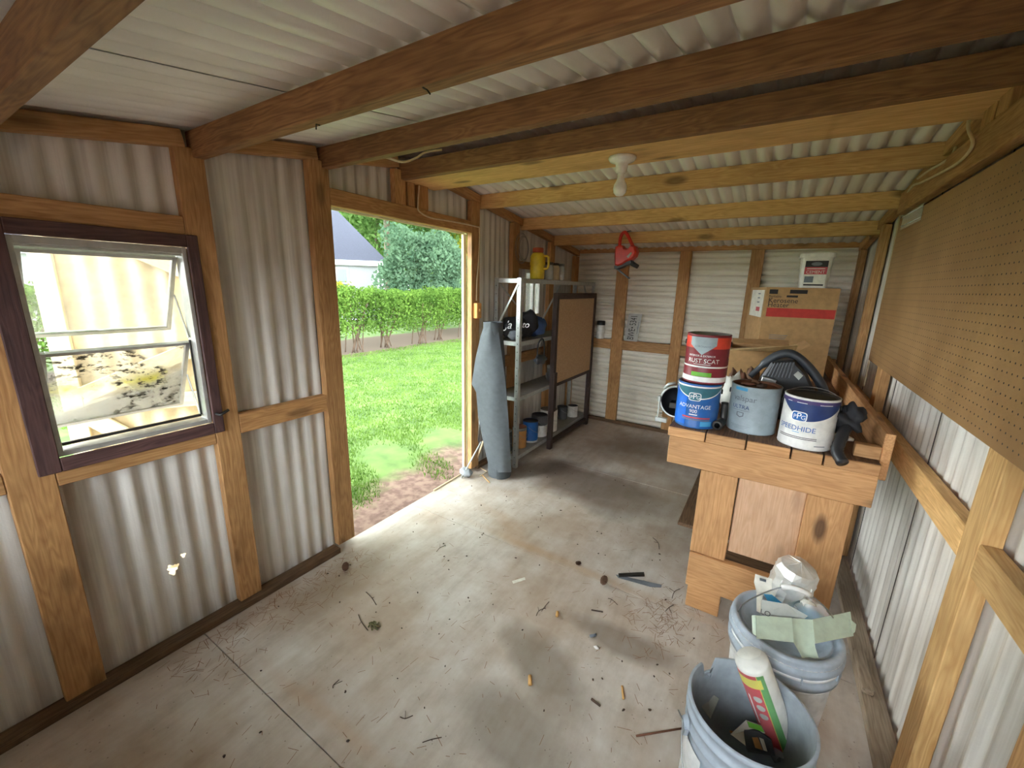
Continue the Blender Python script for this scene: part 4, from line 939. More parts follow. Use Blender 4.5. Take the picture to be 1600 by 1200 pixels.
# second shelf: bag
bg_ = thing('tool_bag', 'black and blue fabric bag with white script on the shelf', 'bag', (-1.725, 2.92, 1.041))
lump(MB(), (-.02, -.06, .085), (.10, .17, .095), 5, .10, 28, 18).build('bag_body', 'fabric_black', bg_)
lump(MB(), (.02, .19, .085), (.085, .11, .085), 6, .08, 24, 16).build('blue_end', 'fabric_blue', bg_); lump(MB(), (.02, .06, .12), (.085, .09, .10), 8, .12, 20, 14).build('top_flap', 'fabric_black', bg_); lump(MB(), (.035, -.17, .045), (.055, .06, .045), 11, .12, 20, 14).build('grey_pocket', 'fabric_grey', bg_)
dn = Vector((1.35, -2.5, 0)).normalized(); sd = Vector((2.5, 1.35, 0)).normalized(); bc = Vector((-.02, -.06, .085))
def bagf(x, z):
    d = sd*x+Vector((0, 0, z)); base = bc+d
    for k in range(40):
        q = bc+d+dn*(.20-k*.003); e = q-bc
        if (e.x/.112)**2+(e.y/.185)**2+(e.z/.105)**2 < 1.0: return q+dn*.006
    return bc+d+dn*.1
text_mesh('Ja', .085, lambda x, y: bagf(-.055+x, .035+y), 'lettering', 'ink_white', bg_, align='CENTER', shear=.3, spacing=.9); text_mesh('to', .07, lambda x, y: bagf(.075+x, .035+y), 'lettering', 'ink_white', bg_, align='CENTER', shear=.3, spacing=.9)
# hanging helmet-like pouch under it
hb = thing('hanging_pouch', 'dark padded pouch hanging by a strap from the second shelf', 'pouch', (-1.575, 2.98, .87))
lump(MB(), (0, 0, 0), (.035, .09, .04), 15, .15, 20, 12).build('pouch', 'grey_black', hb); MB().tube(smooth_path([(0, -.06, .03), (-.0, -.05, .13), (.005, 0, .172), (.0, .05, .13), (0, .06, .03)], 4), .006, 8).build('strap', 'fabric_black', hb)
MB().tube([(.006, -.045, .13), (.01, -.02, .155)], .004, 6).build('buckle', 'ink_white', hb)
# bottom shelf cans
def small_can(label, px, py, r, h, mat, lid, band_=None, x=None, name='paint_can'):
    p = at(px, py, 2, .10); root = thing(name, label, 'paint can', (max(SX0+r+.008, min(SX1-r-.012, p.x)) if x is None else x, p.y, .101), 0, 'paint cans on the bottom shelf')
    MB().lathe([(0, 0), (r, 0), (r, .004), (r*.985, .006), (r*.985, h-.008), (r, h-.005), (r*.99, h)], 28).build('body', mat, root); MB().lathe([(r*.98, h-.001), (r*.9, h-.001), (r*.88, h-.006), (0, h-.006)], 28).build('lid', lid, root)
    if band_: MB().lathe([(r*.99, band_[0]*h), (r*1.005, band_[0]*h), (r*1.005, band_[1]*h), (r*.99, band_[1]*h)], 28).build('label_band', band_[2], root)
    MB().tube(smooth_path([(r*.2, -r*1.02, h*.8), (r*.9, -r*.75, h*.6), (r*1.15, 0, h*.5), (r*.9, r*.75, h*.6), (r*.2, r*1.02, h*.8)], 3), .0015, 5).build('bail', 'wire', root)
small_can('dark grey can with white bottom band behind the shelf post', 794, 708, .068, .19, 'dark_grey', 'can_steel', (.0, .10, 'ink_white'), -1.745)
small_can('orange-stained can next to the blue can', 811, 697, .062, .18, 'paint_orange', 'rust', (.86, 1.0, 'can_steel'))
small_can('blue labelled can with white base on the bottom shelf', 828, 688, .07, .19, 'label_blue', 'dark_steel', (0, .09, 'ink_white'))
small_can('black topped white can on the bottom shelf', 842, 679, .075, .20, 'paint_white', 'dark_steel', (.55, 1.0, 'dark_grey'))
small_can('large white can on the bottom shelf', 857, 671, .085, .21, 'paint_white', 'can_steel')
small_can('small white tub behind the framed board', 894, 650, .055, .12, 'paint_white', 'black_plastic')
small_can('dull blue-grey tub beside the small white tub', 878, 653, .055, .13, 'dark_grey', 'dark_grey')
tn = thing('grey_tin', 'small grey tin on the middle shelf', 'tin', (-1.68, 3.42, .601)); MB().lathe([(0, 0), (.05, 0), (.05, .13), (.047, .135), (0, .135)], 24).build('body', 'can_steel', tn); MB().lathe([(.051, .118), (.052, .14), (0, .142)], 24).build('lid', 'galvanised', tn)
bx = MB().box(-.08, .08, -.14, .14, 0, .05, .004).build('storage_tray', 'shelf_top', None, (-1.70, 3.62, .601)); tag(bx, 'low grey tray on the middle shelf behind the framed board', 'tray')

# framed tan board leaning against the shelving
FXp = -1.575; fy0, fy1 = at(868, 460, 0, FXp).y, at(930, 458, 0, FXp).y
fb = thing('framed_board', 'tan board in a dark wooden stand against the shelving', 'board', (FXp, fy0, 0)); FL = fy1-fy0; ft = at(868, 458, 0, FXp).z
bd('stand_leg', -.02, .02, 0, .045, .0, ft, 'wood_dark', fb); bd('stand_leg', -.02, .02, FL-.045, FL, .0, ft, 'wood_dark', fb)
bd('top_bar', -.018, .018, .046, FL-.046, ft-.05, ft, 'wood_dark', fb); bd('bottom_bar', -.018, .018, .046, FL-.046, .585, .612, 'wood_dark', fb); bd('foot_bar', -.016, .016, .046, FL-.046, .04, .08, 'wood_dark', fb)
bd('panel', -.004, .012, .046, FL-.046, .613, ft-.051, 'tan_board', fb, .001); bd('side_block', .0205, .032, -.004, .05, .36, .72, 'wood_dark', fb)

# roll of window screening by the doorway
sr = thing('screen_roll', 'roll of grey window screening standing beside the doorway', 'screen roll', (-1.655, 2.515, 0))
tpv = at(770, 503, 1, 2.45)-Vector((-1.655, 2.515, 0))
mb = MB(); vs = []; fs = []; nz, na = 16, 40
for j in range(nz+1):
    t = j/nz; c_ = Vector((0, 0, 0)).lerp(tpv, t); rad = .095-.022*t
    for i in range(na+1): a = 2*PI*i/na*1.15; rr_ = rad*(1-.10*i/na)+.002*math.sin(j*1.7+i*.5); vs.append((c_.x+rr_*math.cos(a-1.2), c_.y+rr_*math.sin(a-1.2), max(.001, tpv.z*t)))
for j in range(nz):
    for i in range(na): a = j*(na+1)+i; fs.append((a, a+1, a+na+2, a+na+1))
mb.add(vs, fs, None, True).build('roll', 'screen_grey', sr)
so_ = Vector((-1.655, 2.515, 0)); vs = []; fs = []; na = 14
prof_ = [(503, 758, 777, 2.41), (525, 751, 780, 2.39), (560, 743, 785, 2.37), (600, 737, 790, 2.36), (613, 744, 791, 2.36), (650, 747, 794, 2.38), (700, 757, 797, 2.40), (738, 766, 799, 2.44)]
for (y_, xl, xr, yd) in prof_:
    for i in range(na+1):
        t = i/na; v = at(xl+(xr-xl)*t, y_, 1, yd+.03*t-.03*math.sin(PI*t)+.006*math.sin(t*9+y_*.05))-so_; vs.append((v.x, v.y, max(.002, v.z)))
for j in range(len(prof_)-1):
    for i in range(na): a = j*(na+1)+i; fs.append((a, a+1, a+na+2, a+na+1))
MB().add(vs, fs, None, True).build('loose_flap', 'screen_grey', sr)
# stakes and pole ends leaning in the doorway corner
def stick(name, label, cat, p, q, r, mat, group=None):
    c_ = Vector(p); tag(MB().tube([(0, 0, 0), (Vector(q)-c_)*.5, Vector(q)-c_], r, 8).build(name, mat, None, c_), label, cat, group)
stick('thin_stake', 'thin pale stake leaning upright against the doorway stud', 'stake', at(741, 727, 2, .006), at(752, 600, 1, 2.47), .005, 'stick_wood')
stick('thin_stake', 'thin grey stake leaning beside the screening roll', 'stake', at(744, 724, 2, .006), at(750, 650, 1, 2.42), .005, 'wire')
stick('cane', 'short cane with yellow tip leaning low in the doorway corner', 'cane', at(721, 747, 2, .006), at(752, 690, 1, 2.42), .006, 'galvanised')
stick('thin_stake', 'broken pale stake propped at the foot of the doorway stud', 'stake', at(742, 728, 2, .006), at(755, 690, 1, 2.45), .008, 'stick_wood')
stick('dowel', 'dowel lying across the doorway threshold', 'dowel', at(678, 766, 2, .007), at(722, 740, 2, .007), .006, 'stick_wood')
stick('splinter', 'split pale splinter on the floor by the screening roll', 'splinter', at(742, 726, 2, .004), at(761, 737, 2, .004), .004, 'stick_wood'); stick('splinter', 'short pale splinter beside the screening roll base', 'splinter', at(750, 744, 2, .004), at(761, 737, 2, .004), .003, 'stick_wood'); stick('splinter', 'dry straw splinter pointing into the room', 'splinter', at(754, 743, 2, .004), at(765, 754, 2, .004), .003, 'tan_butt')
p = at(728, 738, 2, .04); mb = MB(); lump(mb, (0, 0, 0), (.055, .035, .038), 33, .12, 18, 12); tag(mb.build('stone', 'grey_stone', None, (p.x, p.y, .042)), 'rounded grey lump at the foot of the doorway stakes', 'stone')

# ------------------------------------------------------------------ buckets
def bucket(name, label, loc, r0, r1, h, body, inner, notch=None, group='five gallon buckets'):
    root = thing(name, label, 'bucket', loc, 0, group); n = 72
    prof = [(0, 0), (r0-.004, 0), (r0, .006)]+[(r0+(r1-r0)*t, h*t) for t in (.2, .4, .6, .72)]
    prof += [(r1*.985, h*.745), (r1*1.02, h*.75), (r1*1.02, h*.765), (r1*.99, h*.77), (r1*.995, h*.86), (r1*1.035, h*.865), (r1*1.035, h*.885), (r1*1.0, h*.89), (r1*1.0, h*.955), (r1*1.035, h*.96), (r1*1.035, h*.995), (r1*1.02, h), (r1*.985, h)]
    ip = [(r1*.985, h), (r1*.965, h*.985), (r1*.955, h*.8), (r0-.006, .012), (0, .010)]
    def shell(pr, mat, nm):
        vs = []; fs = []
        for (r_, z_) in pr:
            for i in range(n):
                a = 2*PI*i/n; zz = z_
                if notch and z_ > h*.9:
                    dlt = abs((a-notch[0]+PI) % (2*PI)-PI)
                    if dlt < notch[1]: zz = z_-notch[2]*(1 if dlt < notch[1]*.75 else .55)*(1-.25*math.sin(a*31))*(z_-h*.86)/(h*.14)
                vs.append((r_*math.cos(a), r_*math.sin(a), zz))
        for j in range(len(pr)-1):
            for i in range(n): fs.append((j*n+i, j*n+(i+1) % n, (j+1)*n+(i+1) % n, (j+1)*n+i))
        return MB().add(vs, fs, None, True).build(nm, mat, root)
    shell(prof, body, 'body'); shell(ip, inner, 'inner_wall')
    return root
FBL = Vector((.098, 1.093, 0))
fbk = bucket('bucket', 'open grey bucket with broken rim holding painting supplies', FBL, .130, .148, .37, 'bucket_grey', 'bucket_inner', (math.radians(140), .17, .055))
for a in (math.radians(203), math.radians(23)):
    d = Vector((math.cos(a), math.sin(a), 0)); MB().lathe([(0, .012), (.014, .010), (.016, .004), (.02, 0)], 14, d*.150+Vector((0, 0, .285)), d).build('ear', 'bucket_grey', fbk)
    MB().prism([d*.149+Vector((-d.y*.02, d.x*.02, .28)), d*.149+Vector((d.y*.02, -d.x*.02, .28)), d*.145+Vector((0, 0, .235))], d*.012).build('ear_gusset', 'bucket_grey', fbk)
d0 = Vector((math.cos(math.radians(203)), math.sin(math.radians(203)), 0)); d1_ = -d0; sdv = Vector((-d0.y, d0.x, 0))*-1
pts = []
for i in range(17):
    t = PI*i/16; p = d0*.160*math.cos(t)+Vector((0, -1, 0))*.165*math.sin(t)+Vector((0, 0, .285-.15*math.sin(t))); pts.append(p)
MB().tube([d0*.18+Vector((0, .02, .30))]+[d0*.162+Vector((0, 0, .286))]+pts[1:], .002, 6).build('bail', 'wire', fbk)
bl = [(-.19+.0, 0)]
band('label_sheet', .1452, math.radians(215), -.10, .04, .03, .24, 'bucket_white', fbk)

RBL = Vector((.178, 1.432, 0))
rbk = bucket('bucket', 'white bucket with grey lid ring beside the workbench foot', RBL, .128, .148, .40, 'bucket_white', 'bucket_inner')
MB().lathe([(.1470, .315), (.155, .312), (.157, .330), (.152, .334), (.152, .362), (.159, .366), (.159, .382), (.153, .386), (.155, .403), (.151, .412), (.138, .412), (.134, .398), (.105, .394), (.10, .386), (0, .386)], 56).build('lid', 'bucket_grey', rbk)
MB().lathe([(.118, .3975), (.122, .401), (.126, .3975)], 48).build('lid_ring', 'bucket_grey', rbk)
for k in range(8):
    a = k*PI/4+.3; MB().box(-.004, .004, -.002, .002, .335, .36, .001, Matrix.Rotation(a, 4, 'Z') @ Matrix.Translation((.1535, 0, 0))).build('lid_tab', 'bucket_grey', rbk)
tr = math.atan2(-RBL.y, -RBL.x); band('label_patch', .1455, tr, -.03, .03, .22, .285, 'label_navy', rbk); band('label_patch', .1457, tr, -.026, .026, .25, .262, 'pink_red', rbk)
BP = [at(*q)-RBL for q in ((1146, 972, 2, .36), (1160, 945, 2, .45), (1195, 926, 2, .56), (1228, 917, 2, .61), (1260, 926, 2, .60), (1290, 950, 2, .52), (1306, 972, 2, .43), (1318, 992, 2, .37))]
MB().tube(smooth_path(BP, 5), .0022, 6).build('bail', 'wire', rbk); MB().tube(smooth_path(BP, 5)[14:22], .0075, 10).build('handle_grip', 'paint_white', rbk)

# things on the lid of the rear bucket
LZ = .412
fc = thing('crumpled_tin', 'dented silver metal cover lying on the bucket lid', 'metal cover', (at(1233, 928, 2, .46).x, at(1233, 928, 2, .46).y+.055, LZ-.012)); rnd = random.Random(4)
vs = []; fs = []; na, nj = 17, 8; axv = Vector((.12, -.12, .95)).normalized(); q = axv.to_track_quat('Z', 'Y').to_matrix()
for j in range(nj+1):
    t = j/nj; rad = (.068-.006*t if t < .72 else .0637*math.sqrt(max(0, 1-((t-.72)/.28)**2))); zz = t*.15
    for i in range(na):
        a = 2*PI*i/na; den = 1-.10*max(0, math.cos(a+1.3))**6*math.sin(t*PI)-.035*math.sin(3*a+t*2)-.02*math.cos(7*a+2)*t
        den *= 1+rnd.uniform(-.06, .05); v = q @ Vector((rad*den*math.cos(a), rad*den*math.sin(a), zz+rnd.uniform(-.004, .004))); vs.append(v)
zmin = min(v.z for v in vs); vs = [v-Vector((0, 0, zmin-.004)) for v in vs]
for j in range(nj):
    for i in range(na): fs.append((j*na+i, j*na+(i+1) % na, (j+1)*na+(i+1) % na, (j+1)*na+i))
MB().add(vs, fs, None, False).build('shell', 'foil', fc)
for k in (2, 5, 9, 13): MB().tube([vs[j*na+k]*1.008 for j in range(0, nj-2)], .0024, 6).build('crease', 'foil', fc)
# pale green metal bracket
gb = thing('green_bracket', 'pale green bent sheet metal bracket across the bucket lid', 'metal bracket', (RBL.x, RBL.y-.10, LZ))
zg = .468
G = lambda px, py, z_=zg: at(px, py, 2, z_)-Vector((RBL.x, RBL.y-.10, LZ))
nrm = Vector((0, -.35, .93))*.003
def plate(pts, nm, mat='green_grey', par=gb, th=.0025):
    p = [Vector(v) for v in pts]; nn = (p[1]-p[0]).cross(p[2]-p[0]).normalized()
    if nn.z < 0: nn = -nn
    MB().prism(p, nn*th).build(nm, mat, par)
plate([G(1181, 962, .455), G(1237, 966, .46), G(1240, 1004, .432), G(1182, 998, .425)], 'left_plate'); plate([G(1269, 968, .462), G(1328, 956, .455), G(1333, 994, .425), G(1273, 1006, .432)], 'right_plate')
vs = []; fs = []
rows_ = [((1237, 966, .46), (1269, 968, .462), 0), ((1240, 1004, .432), (1273, 1006, .432), -.018), ((1246, 1014, .42), (1274, 1012, .422), -.02), ((1254, 1030, .395), (1280, 1030, .398), -.01), ((1262, 1036, .385), (1277, 1037, .388), 0)]
for (l_, r_, dip) in rows_:
    a, b = G(*l_), G(*r_)
    for k in range(7): t = k/6; vs.append(a.lerp(b, t)+Vector((0, 0, dip*math.sin(PI*t))))
for j in range(4):
    for k in range(6): i = j*7+k; fs.append((i, i+1, i+8, i+7))
MB().add(vs, fs, None, True).build('tongue', 'green_grey', gb)
plate([G(1175, 962, .45), G(1181, 962, .455), G(1182, 994, .428), G(1176, 990, .425)], 'end_lip'); plate([G(1328, 968, .45), G(1337, 976, .44), G(1335, 988, .432), G(1329, 992, .43)], 'end_lip')
# grey printed carton piece and white carton behind it
gc = thing('grey_carton', 'flattened grey carton piece under the silver cover', 'box', (RBL.x-.04, RBL.y-.01, LZ)); GO = Vector((RBL.x-.04, RBL.y-.01, LZ)); Q = lambda px, py, z_: at(px, py, 2, z_)-GO
plate([Q(1190, 937, .49), Q(1230, 944, .49), Q(1262, 962, .47), Q(1255, 968, .45), Q(1188, 960, .45)], 'carton_face', 'grey_card', gc)
text_mesh('LO', .022, lambda x, y: Q(1196, 958, .462)+Vector((x, y*.5, y*.8)), 'lettering', 'ink_dark', gc)
wc = thing('white_carton', 'white and blue torn paper wrapper beside the silver cover', 'wrapper', (RBL.x-.08, RBL.y+.05, LZ-.01)); GO2 = Vector((RBL.x-.08, RBL.y+.05, LZ-.01)); Q2 = lambda px, py, z_: at(px, py, 2, z_)-GO2
plate([Q2(1180, 897, .48), Q2(1206, 905, .48), Q2(1206, 925, .45), Q2(1196, 932, .43), Q2(1182, 925, .44), Q2(1178, 910, .46)], 'wrapper_face', 'paper_white', wc, .002); plate([Q2(1182, 926, .44), Q2(1192, 930, .44), Q2(1188, 958, .415), Q2(1182, 955, .415)], 'wrapper_side', 'paper_white', wc, .002)
plate([Q2(1193, 928, .455), Q2(1206, 929, .455), Q2(1222, 942, .43), Q2(1200, 940, .43)], 'blue_patch', 'label_sky', wc, .002); MB().prism([Q2(1187, 903, .484), Q2(1197, 906, .484), Q2(1197, 910, .481), Q2(1187, 907, .481)], (0, 0, .001)).build('printed_mark', 'ink_grey', wc)
pbg = thing('plastic_bag', 'clear plastic bag with blue print on the bucket lid', 'plastic bag', (RBL.x+.075, RBL.y+.065, LZ-.012)); lump(MB(), (0, 0, .036), (.05, .06, .036), 61, .12, 20, 12).build('bag', 'clear_plastic', pbg)
lump(MB(), (-.005, -.01, .022), (.042, .045, .018), 62, .15, 16, 10).build('blue_print', 'label_sky', pbg); lump(MB(), (-.02, .02, .052), (.02, .02, .012), 63, .1, 12, 8).build('white_print', 'paper_white', pbg)

# things in the front bucket
a0 = at(1222, 1162, 2, .16); a1 = at(1166, 1008, 2, .50)
rp = thing('roller_pack', 'plastic-wrapped paint roller pack with red and green label in the bucket', 'roller pack', tuple(a0)); v_ = a1-a0; LN = v_.length; vd = v_.normalized()
MB().lathe([(0, 0), (.040, 0), (.043, .004), (.043, LN-.055), (.040, LN-.05), (0, LN-.05)], 28, (0, 0, 0), vd).build('roller', 'foam_white', rp)
tc = (CAM-(a0+v_*.5)).normalized(); px_ = (tc-vd*tc.dot(vd)).normalized(); py_ = vd.cross(px_)
def rw(s_, l_, e=0): r_ = .0440+e; t = s_/r_; return vd*l_+(px_*math.cos(t)+py_*math.sin(t))*r_
sg = -1 if (py_.dot(RT) > 0) else 1                      # left of the picture
def rband(nm, s0, s1, l0, l1, mat, e): 
    vs = []; n = 14
    for i in range(n+1): s_ = s0+(s1-s0)*i/n; vs += [rw(s_, l0, e), rw(s_, l1, e)]
    MB().add(vs, [(2*i, 2*i+2, 2*i+3, 2*i+1) for i in range(n)], None, True).build(nm, mat, rp)
ll = LN-.06
rband('label_red', sg*.062, sg*.006, .02, ll, 'pack_red', .0005); rband('label_green', sg*.006, sg*-.014, .02, ll, 'pack_green', .0006); rband('label_yellow', sg*.058, sg*-.004, ll-.045, ll-.012, 'yellow_label', .0012); rband('label_edge', sg*.0065, sg*.0045, .02, ll, 'yellow_label', .0014)
for k in range(3): 
    cl_ = ll-.085-.032*k; MB().add([rw(sg*(.022)+.011*math.cos(i*PI/8), cl_+.011*math.sin(i*PI/8), .0018) for i in range(16)], [tuple(range(16))]).build('label_picture', 'grey_card', rp)
rband('label_stripe', sg*.047, sg*.042, ll-.19, ll-.08, 'ink_white', .0016)
MB().lathe([(.0455, -.01), (.046, .03), (.046, LN-.06), (.044, LN-.04), (.034, LN-.014), (.042, LN)], 28, (0, 0, 0), vd).build('wrapper', 'thin_film', rp)
def card(name, label, cat, pts, th, mat, extra=None):
    c_ = Vector(pts[0]); root = thing(name, label, cat, tuple(c_)); p = [Vector(v)-c_ for v in pts]; nn = (p[1]-p[0]).cross(p[2]-p[0]).normalized()
    if nn.dot(CAM-c_) < 0: nn = -nn
    MB().prism(p, -nn*th, .0015).build('body', mat, root)
    for (nm, sub, mt) in (extra or []): MB().prism([Vector(v)-c_ for v in sub], nn*.0012).build(nm, mt, root)
card('white_card', 'blank white plastic block leaning inside the bucket', 'card', [at(1093, 1100, 2, .22), at(1106, 1078, 2, .25), at(1124, 1092, 2, .24), at(1110, 1124, 2, .18)], .012, 'grey_card')
card('sanding_sponge', 'dark carded sanding sponge with tan patch in the bucket', 'sponge', [at(1166, 1170, 2, .19), at(1162, 1140, 2, .23), at(1185, 1142, 2, .24), at(1206, 1158, 2, .23), at(1212, 1182, 2, .19), at(1170, 1176, 2, .185)], .014, 'dark_grey', [('tan_patch', [at(1175, 1152, 2, .226), at(1184, 1152, 2, .229), at(1192, 1172, 2, .209), at(1180, 1168, 2, .209)], 'paint_orange'), ('pale_patch', [at(1186, 1152, 2, .229), at(1193, 1155, 2, .229), at(1199, 1174, 2, .210), at(1193, 1172, 2, .210)], 'paper_white')])
card('green_card', 'green topped white blister card behind the sponge', 'card', [at(1142, 1148, 2, .21), at(1166, 1126, 2, .25), at(1190, 1134, 2, .25), at(1196, 1146, 2, .235), at(1166, 1142, 2, .22), at(1168, 1168, 2, .19)], .006, 'paper_white', [('green_strip', [at(1167, 1127, 2, .252), at(1189, 1134, 2, .252), at(1194, 1144, 2, .24), at(1170, 1136, 2, .24)], 'label_green')])
for k, (px, py, z_, mt, nm, lbl, ct) in enumerate(((1120, 1118, .12, 'chip_dark', 'crumpled_wrapper', 'dark crumpled wrapper at the bottom of the bucket', 'wrapper'), (1146, 1118, .13, 'dark_grey', 'grey_sanding_block', 'grey sanding block deep in the bucket', 'sanding block'), (1222, 1172, .17, 'clear_plastic', 'crumpled_bag', 'clear crumpled plastic bag beside the roller pack', 'plastic bag'), (1133, 1130, .11, 'paint_orange', 'tan_scrap', 'tan torn scrap under the sanding block', 'scrap'))):
    p = at(px, py, 2, z_); mb = MB(); lump(mb, (0, 0, 0), (.035, .03, .028), 70+k, .3, 16, 10); tag(mb.build(nm, mt, None, (p.x, p.y, z_)), lbl, ct)
p = at(1160, 1150, 2, .1); mb = MB(); lump(mb, (0, 0, 0), (.085, .08, .05), 88, .12, 20, 12); tag(mb.build('rag_wad', 'dark_grey', None, (FBL.x, FBL.y, .07)), 'dark rag wad filling the bottom of the grey bucket', 'rag')

# ------------------------------------------------------------------ floor litter
def cone(px, py, sc, label):
    p = at(px, py, 2, .0); vs = []; fs = []; rnd = random.Random(px)
    for k in range(70):
        t = k/70; a = k*2.4; r_ = .020*math.sin(PI*min(1, t*.85+.12))*sc; z_ = (t-.5)*.055*sc; d = Vector((math.cos(a), math.sin(a), .35)).normalized(); sd_ = Vector((-math.sin(a), math.cos(a), 0)); b = Vector((0, 0, z_)); l_ = .013*sc+r_*.6
        o = len(vs); vs += [b, b+d*l_*.7+sd_*.006*sc, b+d*l_+Vector((0, 0, .002)), b+d*l_*.7-sd_*.006*sc]; fs.append((o, o+1, o+2, o+3))
    mb = MB(); mb.add(vs, fs); mb.lathe([(0, -.03*sc), (.008*sc, -.02*sc), (.010*sc, 0), (.005*sc, .025*sc), (0, .03*sc)], 8)
    tag(mb.build('pine_cone', 'pine_cone', None, (p.x, p.y, .020*sc), (1.2+rnd.random()*.5, 0, rnd.random()*6)), label, 'pine cone', 'pine cones on the floor')
cone(943, 912, .85, 'open pine cone on the floor near the dark metal bar'); cone(904, 882, .5, 'small dark pine cone farther from the metal bar'); cone(540, 890, .8, 'pine cone among needles at the foot of the doorway post')
def flat(name, label, cat, pts, th, mat, group=None):
    c_ = Vector(pts[0]); tag(MB().prism([Vector(v)-c_ for v in pts], (0, 0, th)).build(name, mat, None, c_), label, cat, group)
flat('metal_bar', 'dark metal bar lying on the plywood floor', 'metal bar', [at(966, 898, 2, .012), at(1006, 896, 2, .012), at(1007, 901, 2, .012), at(967, 902, 2, .012)], .009, 'dark_steel')
flat('saw_blade', 'thin grey saw blade lying under the metal bar', 'blade', [at(962, 898, 2, .002), at(1034, 914, 2, .002), at(1033, 918, 2, .002), at(1016, 917, 2, .002), at(966, 903, 2, .002)], .0015, 'fabric_grey')
flat('paper_label', 'small white printed slip on the floor', 'paper slip', [at(800, 908, 2, .001), at(820, 902, 2, .001), at(821, 906, 2, .001), at(802, 912, 2, .001)], .0008, 'paper_white')
stick('wood_butt', 'short tan stub standing nearer the stained patch', 'stub', at(828, 1056, 2, .006), at(828, 1070, 2, .006), .007, 'tan_butt'); stick('wood_butt', 'shorter tan stub near the thin twigs', 'stub', at(871, 956, 2, .006), at(870, 963, 2, .006), .006, 'tan_butt')
stick('nail', 'dark bent nail on the grey stain', 'nail', at(924, 1092, 2, .004), at(938, 1103, 2, .004), .004, 'chip_dark'); stick('pale_stick', 'pale short stick near the grey bucket', 'stick', at(972, 1072, 2, .004), at(974, 1092, 2, .004), .004, 'tan_butt'); stick('grey_bolt', 'short grey bolt on the floor', 'bolt', at(922, 994, 2, .005), at(931, 992, 2, .005), .006, 'fabric_grey')
stick('stick', 'thin dark stick lying on the dark stain', 'stick', at(924, 953, 2, .003), at(942, 956, 2, .003), .003, 'chip_dark'); stick('red_twig', 'long reddish twig beside the grey bucket', 'twig', at(994, 1150, 2, .003), at(1066, 1138, 2, .003), .003, 'rust')
p = at(932, 1013, 2, .0); mb = MB(); lump(mb, (0, 0, .004), (.012, .008, .004), 91, .1, 12, 6); tag(mb.build('shell_chip', 'paint_white', None, p), 'small white chip on the floor', 'chip')
p = at(585, 979, 2, .0); mb = MB()
for k in range(9): a = k*.9; mb.tube(smooth_path([(0, 0, .004), (.018*math.cos(a), .012*math.sin(a), .010), (.030*math.cos(a+.6), .022*math.sin(a+.6), .004)], 3), .0035, 5)
tag(mb.build('dried_sprig', 'dry_leaf', None, p), 'small dried olive-green sprig on the floor', 'sprig')
rnd = random.Random(12)
twp = [((846, 955), (858, 940)), ((838, 962), (852, 950)), ((572, 925), (588, 945)), ((682, 862), (696, 852)), ((1050, 935), (1062, 920)), ((1040, 955), (1052, 945)), ((950, 935), (965, 945)), ((1020, 840), (1030, 858)), ((560, 960), (575, 985)), ((625, 1120), (645, 1118)), ((660, 1160), (690, 1152)), ((520, 1075), (530, 1062))]
for k, (p, q_) in enumerate(twp):
    a = at(*p, 2, .002); b = at(*q_, 2, .002); mb = MB(); m_ = a.lerp(b, .5)+Vector((rnd.uniform(-.01, .01), rnd.uniform(-.01, .01), .002))
    mb.tube(smooth_path([Vector((0, 0, 0)), m_-a, b-a], 3), .0015, 5); mb.tube([m_-a, m_-a+Vector((rnd.uniform(-.03, .03), rnd.uniform(-.03, .03), 0))], .001, 4)
    tag(mb.build('twig', 'chip_dark', None, a), 'thin dark twig lying on the plywood floor', 'twig', 'twigs on the plywood floor')
chips = [(rnd.uniform(-1.75, .3), rnd.uniform(.35, 3.0)) for _ in range(110)]
cm = []
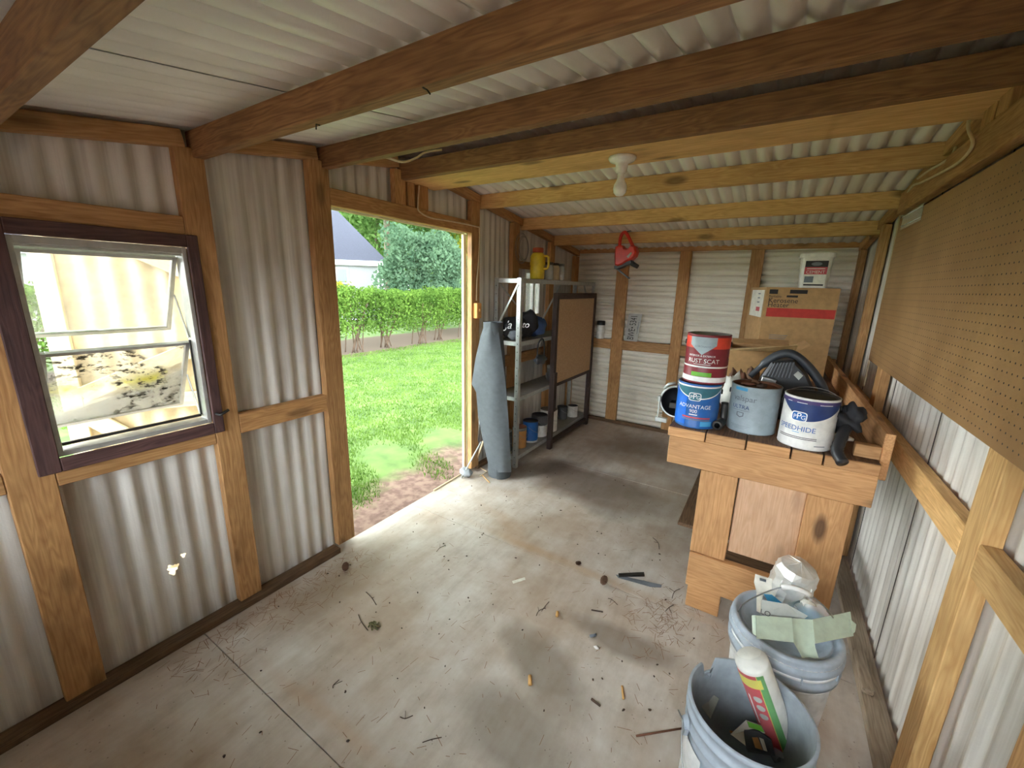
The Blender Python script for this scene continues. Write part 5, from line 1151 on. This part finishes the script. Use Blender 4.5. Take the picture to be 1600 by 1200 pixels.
for k in range(4): mb = MB(); lump(mb, (0, 0, .002), (.0075, .0045, .0025), 200+k, .25, 7, 4); o = mb.build('bark_chip', 'chip_dark', None); cm.append(o)
k = 0
for (x, y) in chips:
    if -.2 < x and y > 1.8: continue
    if math.hypot(x-FBL.x, y-FBL.y) < .18 or math.hypot(x-RBL.x, y-RBL.y) < .18: continue
    o = cm[k] if k < 4 else cm[k % 4].copy()
    if k >= 4: COL.objects.link(o)
    o.location = (x, y, .0); o.rotation_euler = (0, 0, rnd.uniform(0, 6)); sc = rnd.uniform(.35, 1.0); o.scale = (sc, sc, 1)
    tag(o, 'tiny dark bark chip scattered on the plywood floor', 'chip', 'bark chips on the plywood floor'); k += 1
# pine needles nobody could count
vs = []; fs = []
def needle(x, y, ln):
    a = rnd.uniform(0, 6.28); d = Vector((math.cos(a), math.sin(a), 0)); n_ = Vector((-d.y, d.x, 0))*.0008; c_ = Vector((x, y, .0012)); o = len(vs)
    vs.extend([c_-d*ln-n_, c_-d*ln+n_, c_+d*ln+n_, c_+d*ln-n_]); fs.append((o, o+1, o+2, o+3))
for _ in range(520): needle(rnd.uniform(-1.8, .35), rnd.uniform(.3, 3.2), rnd.uniform(.006, .022))
for _ in range(260): needle(-1.80+abs(rnd.gauss(0, .12)), rnd.uniform(.4, 1.3), rnd.uniform(.01, .03))
for _ in range(160): needle(rnd.gauss(-.22, .08), rnd.gauss(1.72, .12), rnd.uniform(.01, .03))
vs = [v for v in vs]; pn_ = MB().add(vs, fs).build('pine_needles', 'needle'); tag(pn_, 'scattered dry pine needles on the plywood floor', 'pine needles'); pn_['kind'] = 'stuff'
# loose wooden block on the right bottom plate
tag(MB().beam((0, 0, 0), (.0, .20, .0), .035, .022).build('wood_block', 'wood_dusty', None, (XR-.012, 1.72, .048)), 'loose wooden strip lying on the right wall bottom plate', 'wood strip')

# bent nails and a dry twig caught under the second purlin
for a, b, c_ in (((661, 137), (668, 141), (672, 147)), ((500, 196), (494, 194), (494, 202))):
    MB().tube([at(*a, 1, .765), at(*b, 1, .76), at(*c_, 1, .755)], .0018, 6).build('bent_nail', 'dark_steel', cl)
